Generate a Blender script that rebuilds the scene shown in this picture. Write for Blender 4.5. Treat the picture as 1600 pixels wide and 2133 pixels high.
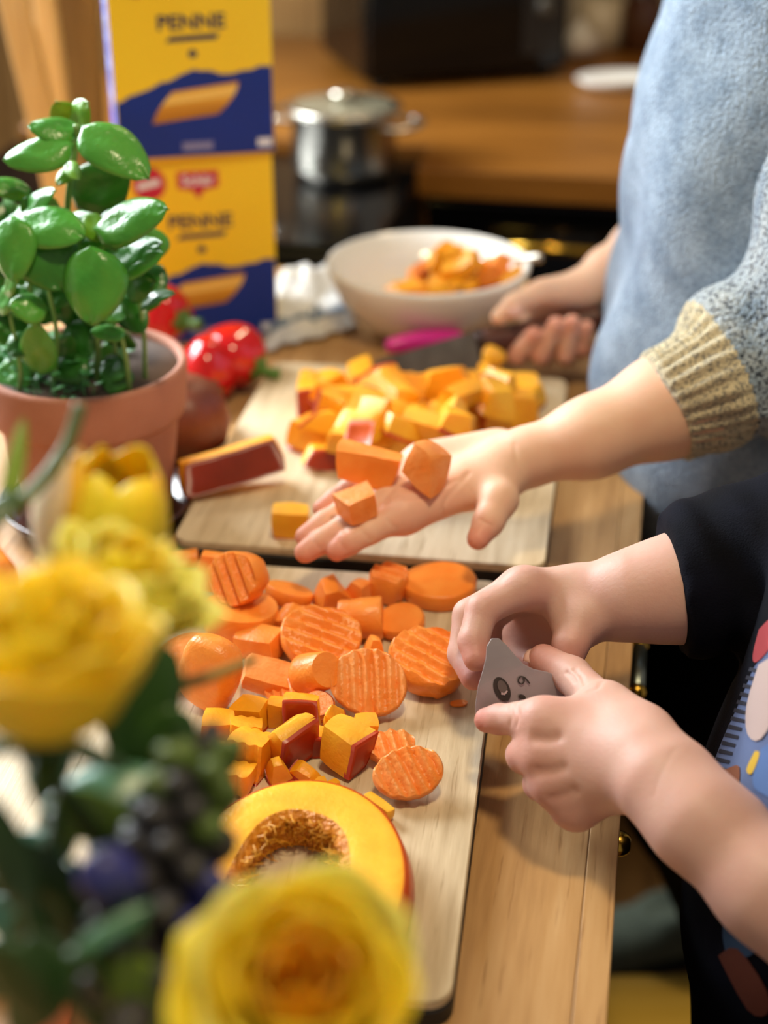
import bpy, bmesh, math, random
import numpy as np
from mathutils import Vector, Matrix, Euler, noise as mnoise
from mathutils.bvhtree import BVHTree

for o in list(bpy.data.objects): bpy.data.objects.remove(o)
SC = bpy.context.scene
COL = SC.collection
R = math.radians
PI = math.pi

# ------------------------------------------------------------------ camera
# world: worktop surface is z = 0, its long edge runs along +Y, floor is z = -0.9
FPX, PITCH, YAW, CAMH = 3204.0, R(28.0), R(10.25), 0.52
cam_d = bpy.data.cameras.new('camera'); cam = bpy.data.objects.new('camera', cam_d); COL.objects.link(cam)
cam.location = (0, 0, CAMH); cam.rotation_euler = (PI/2 - PITCH, 0, YAW)
cam_d.sensor_fit = 'VERTICAL'; cam_d.sensor_height = 24.0; cam_d.lens = FPX/2133.0*24.0
cam_d.clip_start = 0.02; cam_d.clip_end = 30
cam_d.dof.use_dof = True; cam_d.dof.focus_distance = 0.82; cam_d.dof.aperture_fstop = 2.5
SC.camera = cam

# ------------------------------------------------------------------ light
def area(name, loc, target, sx, sy, power, col):
    l = bpy.data.lights.new(name, 'AREA'); l.shape = 'RECTANGLE'; l.size = sx; l.size_y = sy
    l.energy = power; l.color = col
    o = bpy.data.objects.new(name, l); COL.objects.link(o); o.location = loc
    o.rotation_euler = (Vector(target) - Vector(loc)).to_track_quat('-Z', 'Y').to_euler()
    return o
area('window_daylight', (-1.42, 1.60, 0.80), (-0.1, 0.85, 0.0), 1.0, 0.9, 58, (0.90, 0.96, 1.0))
area('ceiling_lamp_light', (0.04, 0.42, 1.50), (0.05, 0.95, -0.2), 0.18, 0.18, 8.5, (1.0, 0.80, 0.50))
area('added_back_light', (-0.15, 2.0, 1.0), (-0.2, 1.95, 0.0), 0.10, 0.10, 1.7, (1.0, 0.78, 0.48))  # added lamp, no hood here: highlights on the pot, brighter back wall
W = bpy.data.worlds.new('room_air'); SC.world = W; W.use_nodes = True
W.node_tree.nodes['Background'].inputs[0].default_value = (1.0, 0.90, 0.80, 1)
W.node_tree.nodes['Background'].inputs[1].default_value = 0.17
SC.view_settings.view_transform = 'Standard'; SC.view_settings.look = 'None'
SC.view_settings.exposure = 0.58; SC.view_settings.gamma = 1.0; SC.view_settings.use_curve_mapping = False

# ------------------------------------------------------------------ pixel -> point helpers (all give real positions)
_F = np.array([-math.sin(YAW)*math.cos(PITCH), math.cos(YAW)*math.cos(PITCH), -math.sin(PITCH)])
_R = np.array([math.cos(YAW), math.sin(YAW), 0.0]); _U = np.cross(_R, _F); _C = np.array([0, 0, CAMH])
def ray(x, y): return _F + _R*((x-800)/FPX) - _U*((y-1066.5)/FPX)
def at_z(x, y, z=0.0):
    d = ray(x, y); return Vector(_C + d*((z-CAMH)/d[2]))
def at_d(x, y, t): return Vector(_C + ray(x, y)*t)
def at_y(x, y, Y):
    d = ray(x, y); return Vector(_C + d*(Y/d[1]))
def pxm(p): return FPX/float(np.dot(np.array(p)-_C, _F))       # pixels per metre at a point
def project(p):
    d = np.array(p)-_C; t = d@_F; return 800+FPX*(d@_R)/t, 1066.5-FPX*(d@_U)/t, t

# ------------------------------------------------------------------ materials
def lin(h):
    h = h.lstrip('#'); c = [int(h[i:i+2], 16)/255 for i in (0, 2, 4)]
    return tuple((v/12.92 if v <= .04045 else ((v+.055)/1.055)**2.4) for v in c) + (1.0,)
class NT:
    def __init__(s, m): s.t = m.node_tree; s.n = s.t.nodes; s.l = s.t.links
    def new(s, ty, **kw):
        n = s.n.new(ty)
        for k, v in kw.items():
            if k in n.inputs: n.inputs[k].default_value = v
            else: setattr(n, k, v)
        return n
    def link(s, a, b): s.l.new(a, b)
MATS = {}
def mat(name, c1, c2=None, rough=.5, scale=20, stretch=(1, 1, 1), detail=3, lo=.35, hi=.65, bump=0, bscale=None,
        bstretch=None, metal=0, sss=0, spec=.5, trans=0, coat=0, sheen=0, bdist=.002):
    if name in MATS: return MATS[name]
    m = bpy.data.materials.new(name); m.use_nodes = True; nt = NT(m); b = nt.n['Principled BSDF']
    b.inputs['Roughness'].default_value = rough; b.inputs['Metallic'].default_value = metal
    b.inputs['Specular IOR Level'].default_value = spec
    if sss:
        b.inputs['Subsurface Weight'].default_value = sss; b.inputs['Subsurface Radius'].default_value = (1, .4, .2)
        b.inputs['Subsurface Scale'].default_value = .004
    if trans: b.inputs['Transmission Weight'].default_value = trans
    if coat: b.inputs['Coat Weight'].default_value = coat; b.inputs['Coat Roughness'].default_value = .15
    if sheen: b.inputs['Sheen Weight'].default_value = sheen
    tc = nt.new('ShaderNodeTexCoord')
    b.inputs['Base Color'].default_value = lin(c1)
    if c2:
        mp = nt.new('ShaderNodeMapping'); mp.inputs['Scale'].default_value = stretch
        nt.link(tc.outputs['Object'], mp.inputs[0])
        n = nt.new('ShaderNodeTexNoise', Scale=scale, Detail=detail); nt.link(mp.outputs[0], n.inputs['Vector'])
        r = nt.new('ShaderNodeValToRGB'); r.color_ramp.elements[0].position = lo; r.color_ramp.elements[1].position = hi
        r.color_ramp.elements[0].color = lin(c1); r.color_ramp.elements[1].color = lin(c2)
        nt.link(n.outputs[0], r.inputs[0]); nt.link(r.outputs[0], b.inputs['Base Color'])
    if bump:
        mp = nt.new('ShaderNodeMapping'); mp.inputs['Scale'].default_value = bstretch or stretch
        nt.link(tc.outputs['Object'], mp.inputs[0])
        n = nt.new('ShaderNodeTexNoise', Scale=bscale or scale*4, Detail=2); nt.link(mp.outputs[0], n.inputs['Vector'])
        bp = nt.new('ShaderNodeBump', Strength=bump, Distance=bdist); nt.link(n.outputs[0], bp.inputs['Height'])
        nt.link(bp.outputs[0], b.inputs['Normal'])
    MATS[name] = m; return m

# wood: beech with fine flecks, grain along Y
def wood(name, base, dark, light, flecks=True, rough=.45, along='Y', fine=260, spec=.35):
    if name in MATS: return MATS[name]
    m = bpy.data.materials.new(name); m.use_nodes = True; nt = NT(m); b = nt.n['Principled BSDF']
    b.inputs['Roughness'].default_value = rough; b.inputs['Specular IOR Level'].default_value = spec
    tc = nt.new('ShaderNodeTexCoord')
    def st(a, s):
        v = {'Y': (1, a, 1), 'X': (a, 1, 1), 'Z': (1, 1, a)}[along]
        mp = nt.new('ShaderNodeMapping'); mp.inputs['Scale'].default_value = v; nt.link(tc.outputs['Object'], mp.inputs[0])
        n = nt.new('ShaderNodeTexNoise', Scale=s, Detail=4, Roughness=.6); nt.link(mp.outputs[0], n.inputs['Vector']); return n
    a = st(.07, fine*.35); f = st(.05, fine); big = st(.3, 9)
    r = nt.new('ShaderNodeValToRGB'); e = r.color_ramp.elements
    e[0].position = .3; e[0].color = lin(dark); e[1].position = .72; e[1].color = lin(light)
    k = e.new(.5); k.color = lin(base)
    mx = nt.new('ShaderNodeMath', operation='MULTIPLY_ADD'); nt.link(a.outputs[0], mx.inputs[0]); mx.inputs[1].default_value = .5
    m2 = nt.new('ShaderNodeMath', operation='MULTIPLY'); nt.link(big.outputs[0], m2.inputs[0]); m2.inputs[1].default_value = .5
    nt.link(m2.outputs[0], mx.inputs[2]); nt.link(mx.outputs[0], r.inputs[0])
    col = r.outputs[0]
    if flecks:
        fr = nt.new('ShaderNodeValToRGB'); fr.color_ramp.elements[0].position = .28; fr.color_ramp.elements[1].position = .40
        fr.color_ramp.elements[0].color = (1, 1, 1, 1); fr.color_ramp.elements[1].color = (0, 0, 0, 1)
        nt.link(f.outputs[0], fr.inputs[0])
        mi = nt.new('ShaderNodeMix', data_type='RGBA'); nt.link(fr.outputs[0], mi.inputs[0])
        nt.link(col, mi.inputs[6]); mi.inputs[7].default_value = lin(dark); col = mi.outputs[2]
    nt.link(col, b.inputs['Base Color'])
    bp = nt.new('ShaderNodeBump', Strength=.35, Distance=.0006); nt.link(f.outputs[0], bp.inputs['Height']); nt.link(bp.outputs[0], b.inputs['Normal'])
    MATS[name] = m; return m

M_BEECH = wood('beech', '#b58c5a', '#8a6238', '#cca878')
M_BAMBOO = wood('bamboo', '#cdbb9b', '#a38d6c', '#e2d5ba', fine=420, rough=.5)
M_PINE = wood('pine_brown', '#8a6739', '#644622', '#a37d48', along='Z', fine=120, rough=.5)
M_PINEL = wood('pine_light', '#c29a62', '#9d7744', '#d8b682', along='Z', fine=120, rough=.5)
M_BACKTOP = wood('oak_brown', '#80501a', '#5d380f', '#9a682b', along='X', fine=150, rough=.35, flecks=False)
M_FLOOR = wood('floor_oak', '#7a5427', '#553714', '#946b36', fine=90, rough=.45)
M_STOOL = wood('stool_pine', '#f0c456', '#dcae3c', '#f7d576', fine=120, along='X', rough=.4)
M_BLACKRUB = mat('black_rubber', '#0d0e12', rough=.55)
M_BLACK = mat('black_enamel', '#060607', rough=.12, spec=.3)
M_BLACKFRONT = mat('black_front', '#0a0a0b', '#100f0e', rough=.4, scale=4)
M_BRASS = mat('brass', '#c59a3c', rough=.22, metal=1)
M_GREYMETAL = mat('grey_rail', '#8d948c', rough=.35, metal=1)
M_STEEL = mat('stainless', '#d6d1c4', rough=.24, metal=1)
M_BLADE = mat('blade_steel', '#6f6a68', '#5c5856', rough=.36, metal=.85, scale=60, stretch=(1, .1, 1))
M_KHANDLE = wood('knife_handle_wood', '#4a2418', '#2f140d', '#5f3323', along='X', fine=200)
M_CERAMIC = mat('white_ceramic', '#e9e6df', rough=.12, spec=.6)
M_TERRA = mat('terracotta', '#b57a63', '#a66b53', rough=.75, scale=18, bump=.25, bscale=220, lo=.3, hi=.7)
M_TERRAIN = mat('terracotta_limescale', '#6d5d53', '#584b43', rough=.85, scale=30)
M_GLAZE = mat('brown_glaze', '#3b201a', rough=.15, spec=.6)
M_SOIL = mat('soil', '#16100c', '#0b0806', rough=.95, scale=120, bump=1, bscale=200, bdist=.004)
M_LEAF = mat('basil_leaf', '#3a8a2a', '#4f9c34', rough=.29, scale=30, bump=.3, bscale=260, spec=.55, sss=.05)
M_LEAF2 = mat('basil_leaf_dark', '#265f1a', '#357822', rough=.3, scale=30, bump=.25, bscale=260, spec=.5)
M_LEAF3 = mat('basil_leaf_young', '#5b9a1f', '#76ad33', rough=.35, scale=30, spec=.45, sss=.08)
M_STEM = mat('basil_stem', '#7fa860', '#6a944a', rough=.5, scale=40)
M_PEPPER = mat('red_pepper', '#c60f14', '#a90a10', rough=.14, scale=12, spec=.6)
M_PSTEM = mat('pepper_stem', '#4f7a2b', '#3c6220', rough=.5, scale=60)
M_CARROT = mat('carrot', '#f99a3e', '#f3882a', rough=.36, scale=55, bump=.35, bscale=420, sss=.12, bdist=.0012)
M_CARROTL = mat('carrot_pale', '#f9a55a', '#f38d36', rough=.4, scale=70, bump=.4, bscale=380, sss=.12, bdist=.0012)
M_PUMP = mat('pumpkin_flesh', '#f5ad20', '#ef9d15', rough=.4, scale=60, bump=.3, bscale=420, sss=.2, bdist=.001)
M_PUMPY = mat('pumpkin_flesh_yellow', '#f8b92c', '#f3a81d', rough=.4, scale=60, bump=.3, bscale=420, sss=.2, bdist=.001)
M_RIND = mat('pumpkin_rind', '#b8380f', '#962808', rough=.35, scale=30, spec=.5)
M_RINDO = mat('pumpkin_rind_orange', '#d4591a', '#c04810', rough=.35, scale=30)
M_FIBRE = mat('pumpkin_fibre', '#e08f12', '#c87708', rough=.5, scale=90, bump=1, bscale=320, bdist=.004, sss=.1)
M_YELLOW = mat('rose_yellow', '#f7dc2c', '#f0c81a', rough=.55, scale=18, sss=.3)
M_YELPALE = mat('rose_pale_yellow', '#f0e87a', '#ebdf55', rough=.55, scale=18, sss=.3)
M_YELORANGE = mat('rose_heart', '#f5bf22', '#eeaa12', rough=.55, scale=18, sss=.3)
M_TULIPW = mat('tulip_cream', '#efdfbf', '#e0b58c', rough=.5, scale=22, stretch=(1, 1, .3), sss=.3)
M_FLEAF = mat('flower_leaf', '#2f5417', '#24440f', rough=.4, scale=20)
M_FLEAFB = mat('flower_leaf_bluegreen', '#5f9a84', '#4c7f62', rough=.35, scale=20)
M_FLEAFY = mat('flower_leaf_yellowgreen', '#8aa53a', '#6d8c2a', rough=.45, scale=20)
M_HYA = mat('hyacinth_bud', '#37313f', '#3b402c', rough=.45, scale=40, lo=.3, hi=.7)
M_HYAG = mat('hyacinth_green_bud', '#5d7434', '#48602a', rough=.45, scale=40)
M_HYAP = mat('hyacinth_purple_bud', '#3a3a8a', '#28335c', rough=.4, scale=30)
M_TWIG = mat('twig', '#9a8440', '#7f6c30', rough=.6, scale=50)
M_PINK = mat('pink_plastic', '#d81f8e', rough=.3)
M_TOWEL = mat('tea_towel', '#d9d7d2', '#c3c4c6', rough=.9, scale=14, bump=.5, bscale=900)
M_TOWELB = mat('tea_towel_stripe', '#6b7a8c', rough=.9)
M_WALL = mat('plaster', '#a0917a', '#8f8069', rough=.9, scale=3)
M_WHITE = mat('white_paint', '#d8d4cb', rough=.6)
M_BOXY = mat('carton_yellow', '#f4d028', '#f0c520', rough=.38, scale=5)
M_BOXB = mat('carton_blue', '#17358f', '#1a2f78', rough=.5, spec=.25, scale=5)
M_BOXSIDE = mat('carton_side_blue', '#3a5fd0', rough=.35)
M_INK = mat('print_navy', '#2a2f52', rough=.45)
M_INKW = mat('print_white', '#dfe3ee', rough=.45)
M_INKR = mat('print_red', '#c0173f', rough=.45)
M_PENNE = mat('print_penne', '#e2a93a', '#c98a22', rough=.5, scale=40, stretch=(.1, 1, 1))
M_NAVY = mat('navy_jersey', '#06070e', '#0a0c18', rough=.9, spec=.1, scale=30, bump=.2, bscale=900)
M_TROUS = mat('black_trousers', '#040405', '#07070b', rough=.9, spec=.1, scale=15, bump=.2, bscale=700)
M_SLIPPER = mat('felt_grey_green', '#7d8a7a', '#6b776a', rough=.9, scale=40)
M_HAIR = mat('brown_hair', '#4a3320', '#33210f', rough=.5, scale=40, stretch=(1, 1, .1))
M_NAIL = mat('finger_nail', '#dcae a0'.replace(' ', ''), rough=.25, spec=.5, sss=.1)

def skin_mat(name, base, red):
    m = bpy.data.materials.new(name); m.use_nodes = True; nt = NT(m); b = nt.n['Principled BSDF']
    b.inputs['Roughness'].default_value = .52; b.inputs['Specular IOR Level'].default_value = .4
    b.inputs['Subsurface Weight'].default_value = .35; b.inputs['Subsurface Radius'].default_value = (1, .35, .2)
    b.inputs['Subsurface Scale'].default_value = .004
    at = nt.new('ShaderNodeAttribute', attribute_name='flush'); tc = nt.new('ShaderNodeTexCoord')
    n = nt.new('ShaderNodeTexNoise', Scale=55, Detail=3); nt.link(tc.outputs['Object'], n.inputs['Vector'])
    ad = nt.new('ShaderNodeMath', operation='MULTIPLY_ADD'); nt.link(n.outputs[0], ad.inputs[0]); ad.inputs[1].default_value = .5; ad.inputs[2].default_value = -.18
    a2 = nt.new('ShaderNodeMath', operation='ADD', use_clamp=True); nt.link(ad.outputs[0], a2.inputs[0]); nt.link(at.outputs['Fac'], a2.inputs[1])
    mi = nt.new('ShaderNodeMix', data_type='RGBA'); nt.link(a2.outputs[0], mi.inputs[0])
    mi.inputs[6].default_value = lin(base); mi.inputs[7].default_value = lin(red); nt.link(mi.outputs[2], b.inputs['Base Color'])
    f = nt.new('ShaderNodeTexNoise', Scale=520, Detail=2); nt.link(tc.outputs['Object'], f.inputs['Vector'])
    bp = nt.new('ShaderNodeBump', Strength=.18, Distance=.0008); nt.link(f.outputs[0], bp.inputs['Height']); nt.link(bp.outputs[0], b.inputs['Normal'])
    return m
M_SKIN = skin_mat('skin_fair', '#e6bea2', '#d68a76')
M_SKIN2 = skin_mat('skin_fair_pale', '#caa395', '#bd776b')

def knit_mat(name, c1, c2, c3, scale=140, mottle=9, bump=.8, dist=.004, fleck=.5):
    m = bpy.data.materials.new(name); m.use_nodes = True; nt = NT(m); b = nt.n['Principled BSDF']
    b.inputs['Roughness'].default_value = .95; b.inputs['Specular IOR Level'].default_value = .1; b.inputs['Sheen Weight'].default_value = .25
    tc = nt.new('ShaderNodeTexCoord')
    n = nt.new('ShaderNodeTexNoise', Scale=mottle, Detail=4, Roughness=.7); nt.link(tc.outputs['Object'], n.inputs['Vector'])
    v = nt.new('ShaderNodeTexVoronoi', Scale=scale); nt.link(tc.outputs['Object'], v.inputs['Vector'])
    n2 = nt.new('ShaderNodeTexNoise', Scale=scale*.9, Detail=2); nt.link(tc.outputs['Object'], n2.inputs['Vector'])
    r = nt.new('ShaderNodeValToRGB'); e = r.color_ramp.elements; e[0].position = .34; e[0].color = lin(c1); e[1].position = .66; e[1].color = lin(c2)
    nt.link(n.outputs[0], r.inputs[0])
    r2 = nt.new('ShaderNodeValToRGB'); r2.color_ramp.elements[0].position = .5; r2.color_ramp.elements[1].position = .62
    nt.link(n2.outputs[0], r2.inputs[0])
    ml = nt.new('ShaderNodeMath', operation='MULTIPLY'); nt.link(r2.outputs[0], ml.inputs[0]); ml.inputs[1].default_value = fleck
    mi = nt.new('ShaderNodeMix', data_type='RGBA'); nt.link(ml.outputs[0], mi.inputs[0]); nt.link(r.outputs[0], mi.inputs[6]); mi.inputs[7].default_value = lin(c3)
    nt.link(mi.outputs[2], b.inputs['Base Color'])
    ad = nt.new('ShaderNodeMath', operation='ADD'); nt.link(v.outputs['Distance'], ad.inputs[0]); nt.link(n2.outputs[0], ad.inputs[1])
    bp = nt.new('ShaderNodeBump', Strength=bump, Distance=dist); bp.invert = True; nt.link(ad.outputs[0], bp.inputs['Height']); nt.link(bp.outputs[0], b.inputs['Normal'])
    return m
M_KNIT = knit_mat('knit_greyblue', '#7288a0', '#9bb0c6', '#5a6c82', scale=420, mottle=34, bump=.5, dist=.0016, fleck=.40)
M_KNITS = knit_mat('knit_marled', '#7d90a2', '#b0b8bb', '#2b3340', scale=380, mottle=30, bump=.7, dist=.0018, fleck=.9)
M_CUFF = knit_mat('knit_cuff_cream', '#b3a98e', '#d0c4a2', '#4a505a', scale=520, mottle=40, bump=.5, dist=.0012, fleck=.7)

# ------------------------------------------------------------------ object helpers
def tag(o, label=None, cat=None, group=None, kind=None):
    if label: o['label'] = label
    if cat: o['category'] = cat
    if group: o['group'] = group
    if kind: o['kind'] = kind
    return o
def empty(name, loc=(0, 0, 0), rz=0.0):
    o = bpy.data.objects.new(name, None); COL.objects.link(o); o.location = loc; o.rotation_euler = (0, 0, rz)
    o.empty_display_size = .02; return o
def mesh_obj(name, verts, faces, m, parent=None, smooth=True, loc=None, rot=None):
    me = bpy.data.meshes.new(name); me.from_pydata([tuple(v) for v in verts], [], [tuple(f) for f in faces]); me.update()
    return link_mesh(name, me, m, parent, smooth, loc, rot)
def link_mesh(name, me, m, parent=None, smooth=True, loc=None, rot=None):
    if m: me.materials.append(m)
    if smooth: me.polygons.foreach_set('use_smooth', [True]*len(me.polygons))
    o = bpy.data.objects.new(name, me); COL.objects.link(o)
    if parent: o.parent = parent
    if loc is not None: o.location = loc
    if rot is not None: o.rotation_euler = rot
    return o
def bm_obj(name, bm, m, parent=None, smooth=False, loc=None, rot=None):
    bmesh.ops.recalc_face_normals(bm, faces=bm.faces)
    me = bpy.data.meshes.new(name); bm.to_mesh(me); bm.free()
    return link_mesh(name, me, m, parent, smooth, loc, rot)
def box(name, x0, x1, y0, y1, z0, z1, m, parent=None, bev=.0, loc=None, rot=None, seg=2):
    bm = bmesh.new(); bmesh.ops.create_cube(bm, size=1)
    for v in bm.verts: v.co = Vector(((x0+x1)/2+v.co.x*(x1-x0), (y0+y1)/2+v.co.y*(y1-y0), (z0+z1)/2+v.co.z*(z1-z0)))
    if bev: bmesh.ops.bevel(bm, geom=bm.edges[:], offset=bev, segments=seg, affect='EDGES', profile=.5)
    return bm_obj(name, bm, m, parent, False, loc, rot)
def lathe(name, prof, m, parent=None, n=48, loc=None, rot=None, lobes=None, smooth=True):
    vs, fs = [], []
    for (r, z) in prof:
        for i in range(n):
            a = 2*PI*i/n; rr = r*(lobes(a, z) if lobes else 1); vs.append((rr*math.cos(a), rr*math.sin(a), z))
    for j in range(len(prof)-1):
        for i in range(n): fs.append((j*n+i, j*n+(i+1) % n, (j+1)*n+(i+1) % n, (j+1)*n+i))
    if prof[0][0] > 1e-6: fs.append(tuple(range(n-1, -1, -1)))
    if prof[-1][0] > 1e-6: fs.append(tuple((len(prof)-1)*n+i for i in range(n)))
    bm = bmesh.new(); bv = [bm.verts.new(v) for v in vs]
    for f in fs:
        try: bm.faces.new([bv[i] for i in f])
        except ValueError: pass
    bmesh.ops.remove_doubles(bm, verts=bm.verts, dist=1e-6)
    return bm_obj(name, bm, m, parent, smooth, loc, rot)
def frames(pts):
    pts = [Vector(p) for p in pts]; out = []; up = Vector((0, 0, 1))
    for i, p in enumerate(pts):
        d = (pts[min(i+1, len(pts)-1)]-pts[max(i-1, 0)]).normalized()
        if i == 0:
            n = d.cross(up)
            if n.length < 1e-3: n = d.cross(Vector((1, 0, 0)))
            n.normalize()
        else: n = (n - d*n.dot(d)).normalized()
        out.append((p, n, d.cross(n).normalized()))
    return out
def tube_data(pts, rad, n=8):
    fr = frames(pts); vs, fs = [], []
    for j, (p, u, v) in enumerate(fr):
        r = rad(j/(len(fr)-1)) if callable(rad) else rad
        for i in range(n):
            a = 2*PI*i/n; vs.append(p+u*(r*math.cos(a))+v*(r*math.sin(a)))
    for j in range(len(fr)-1):
        for i in range(n): fs.append((j*n+i, j*n+(i+1) % n, (j+1)*n+(i+1) % n, (j+1)*n+i))
    fs.append(tuple(range(n-1, -1, -1))); fs.append(tuple((len(fr)-1)*n+i for i in range(n)))
    return vs, fs
def tube(name, pts, rad, m, parent=None, n=8):
    vs, fs = tube_data(pts, rad, n); return mesh_obj(name, vs, fs, m, parent)
def smooth_path(pts, k=6):
    pts = [Vector(p) for p in pts]; out = []
    for i in range(len(pts)-1):
        p0, p1, p2, p3 = pts[max(i-1, 0)], pts[i], pts[i+1], pts[min(i+2, len(pts)-1)]
        for j in range(k):
            t = j/k; out.append(.5*((2*p1)+(p2-p0)*t+(2*p0-5*p1+4*p2-p3)*t*t+(3*p1-p0-3*p2+p3)*t**3))
    out.append(pts[-1]); return out
def plate(name, outline, thick, m, parent=None, bev=0.0, axes=None, origin=None, holes=None):
    """solid plate from a 2D outline (list of (u,v)); axes=(U,V) world directions, origin world point"""
    bm = bmesh.new(); vs = [bm.verts.new((u, v, 0)) for u, v in outline]
    f = bm.faces.new(vs); r = bmesh.ops.extrude_face_region(bm, geom=[f])
    for g in r['geom']:
        if isinstance(g, bmesh.types.BMVert): g.co.z += thick
    if bev: bmesh.ops.bevel(bm, geom=bm.edges[:], offset=bev, segments=1, affect='EDGES')
    if axes:
        U, V = Vector(axes[0]), Vector(axes[1]); N = U.cross(V).normalized(); O = Vector(origin)
        for v in bm.verts: v.co = O + U*v.co.x + V*v.co.y + N*v.co.z
    return bm_obj(name, bm, m, parent)
def round_rect(w, h, r, n=6):
    out = []
    for cx, cy, a0 in ((w/2-r, h/2-r, 0), (-w/2+r, h/2-r, 90), (-w/2+r, -h/2+r, 180), (w/2-r, -h/2+r, 270)):
        for i in range(n+1):
            a = R(a0+90*i/n); out.append((cx+r*math.cos(a), cy+r*math.sin(a)))
    return out
def text_mesh(name, s, size, m, parent, loc, rot, thick=.0002, bold=0.0, align='CENTER', sx=1.0):
    cu = bpy.data.curves.new(name, 'FONT'); cu.body = s; cu.size = size; cu.align_x = align; cu.align_y = 'CENTER'
    cu.extrude = thick; cu.offset = bold; cu.resolution_u = 3
    tmp = bpy.data.objects.new(name, cu); COL.objects.link(tmp)
    dg = bpy.context.evaluated_depsgraph_get(); me = bpy.data.meshes.new_from_object(tmp.evaluated_get(dg))
    bpy.data.objects.remove(tmp); me.materials.clear()
    for v in me.vertices: v.co.x *= sx
    return link_mesh(name, me, m, parent, False, loc, rot)
def copy_tree(o, parent=None):
    c = o.copy(); COL.objects.link(c); c.parent = parent
    for ch in list(o.children): copy_tree(ch, c)
    return c

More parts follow.
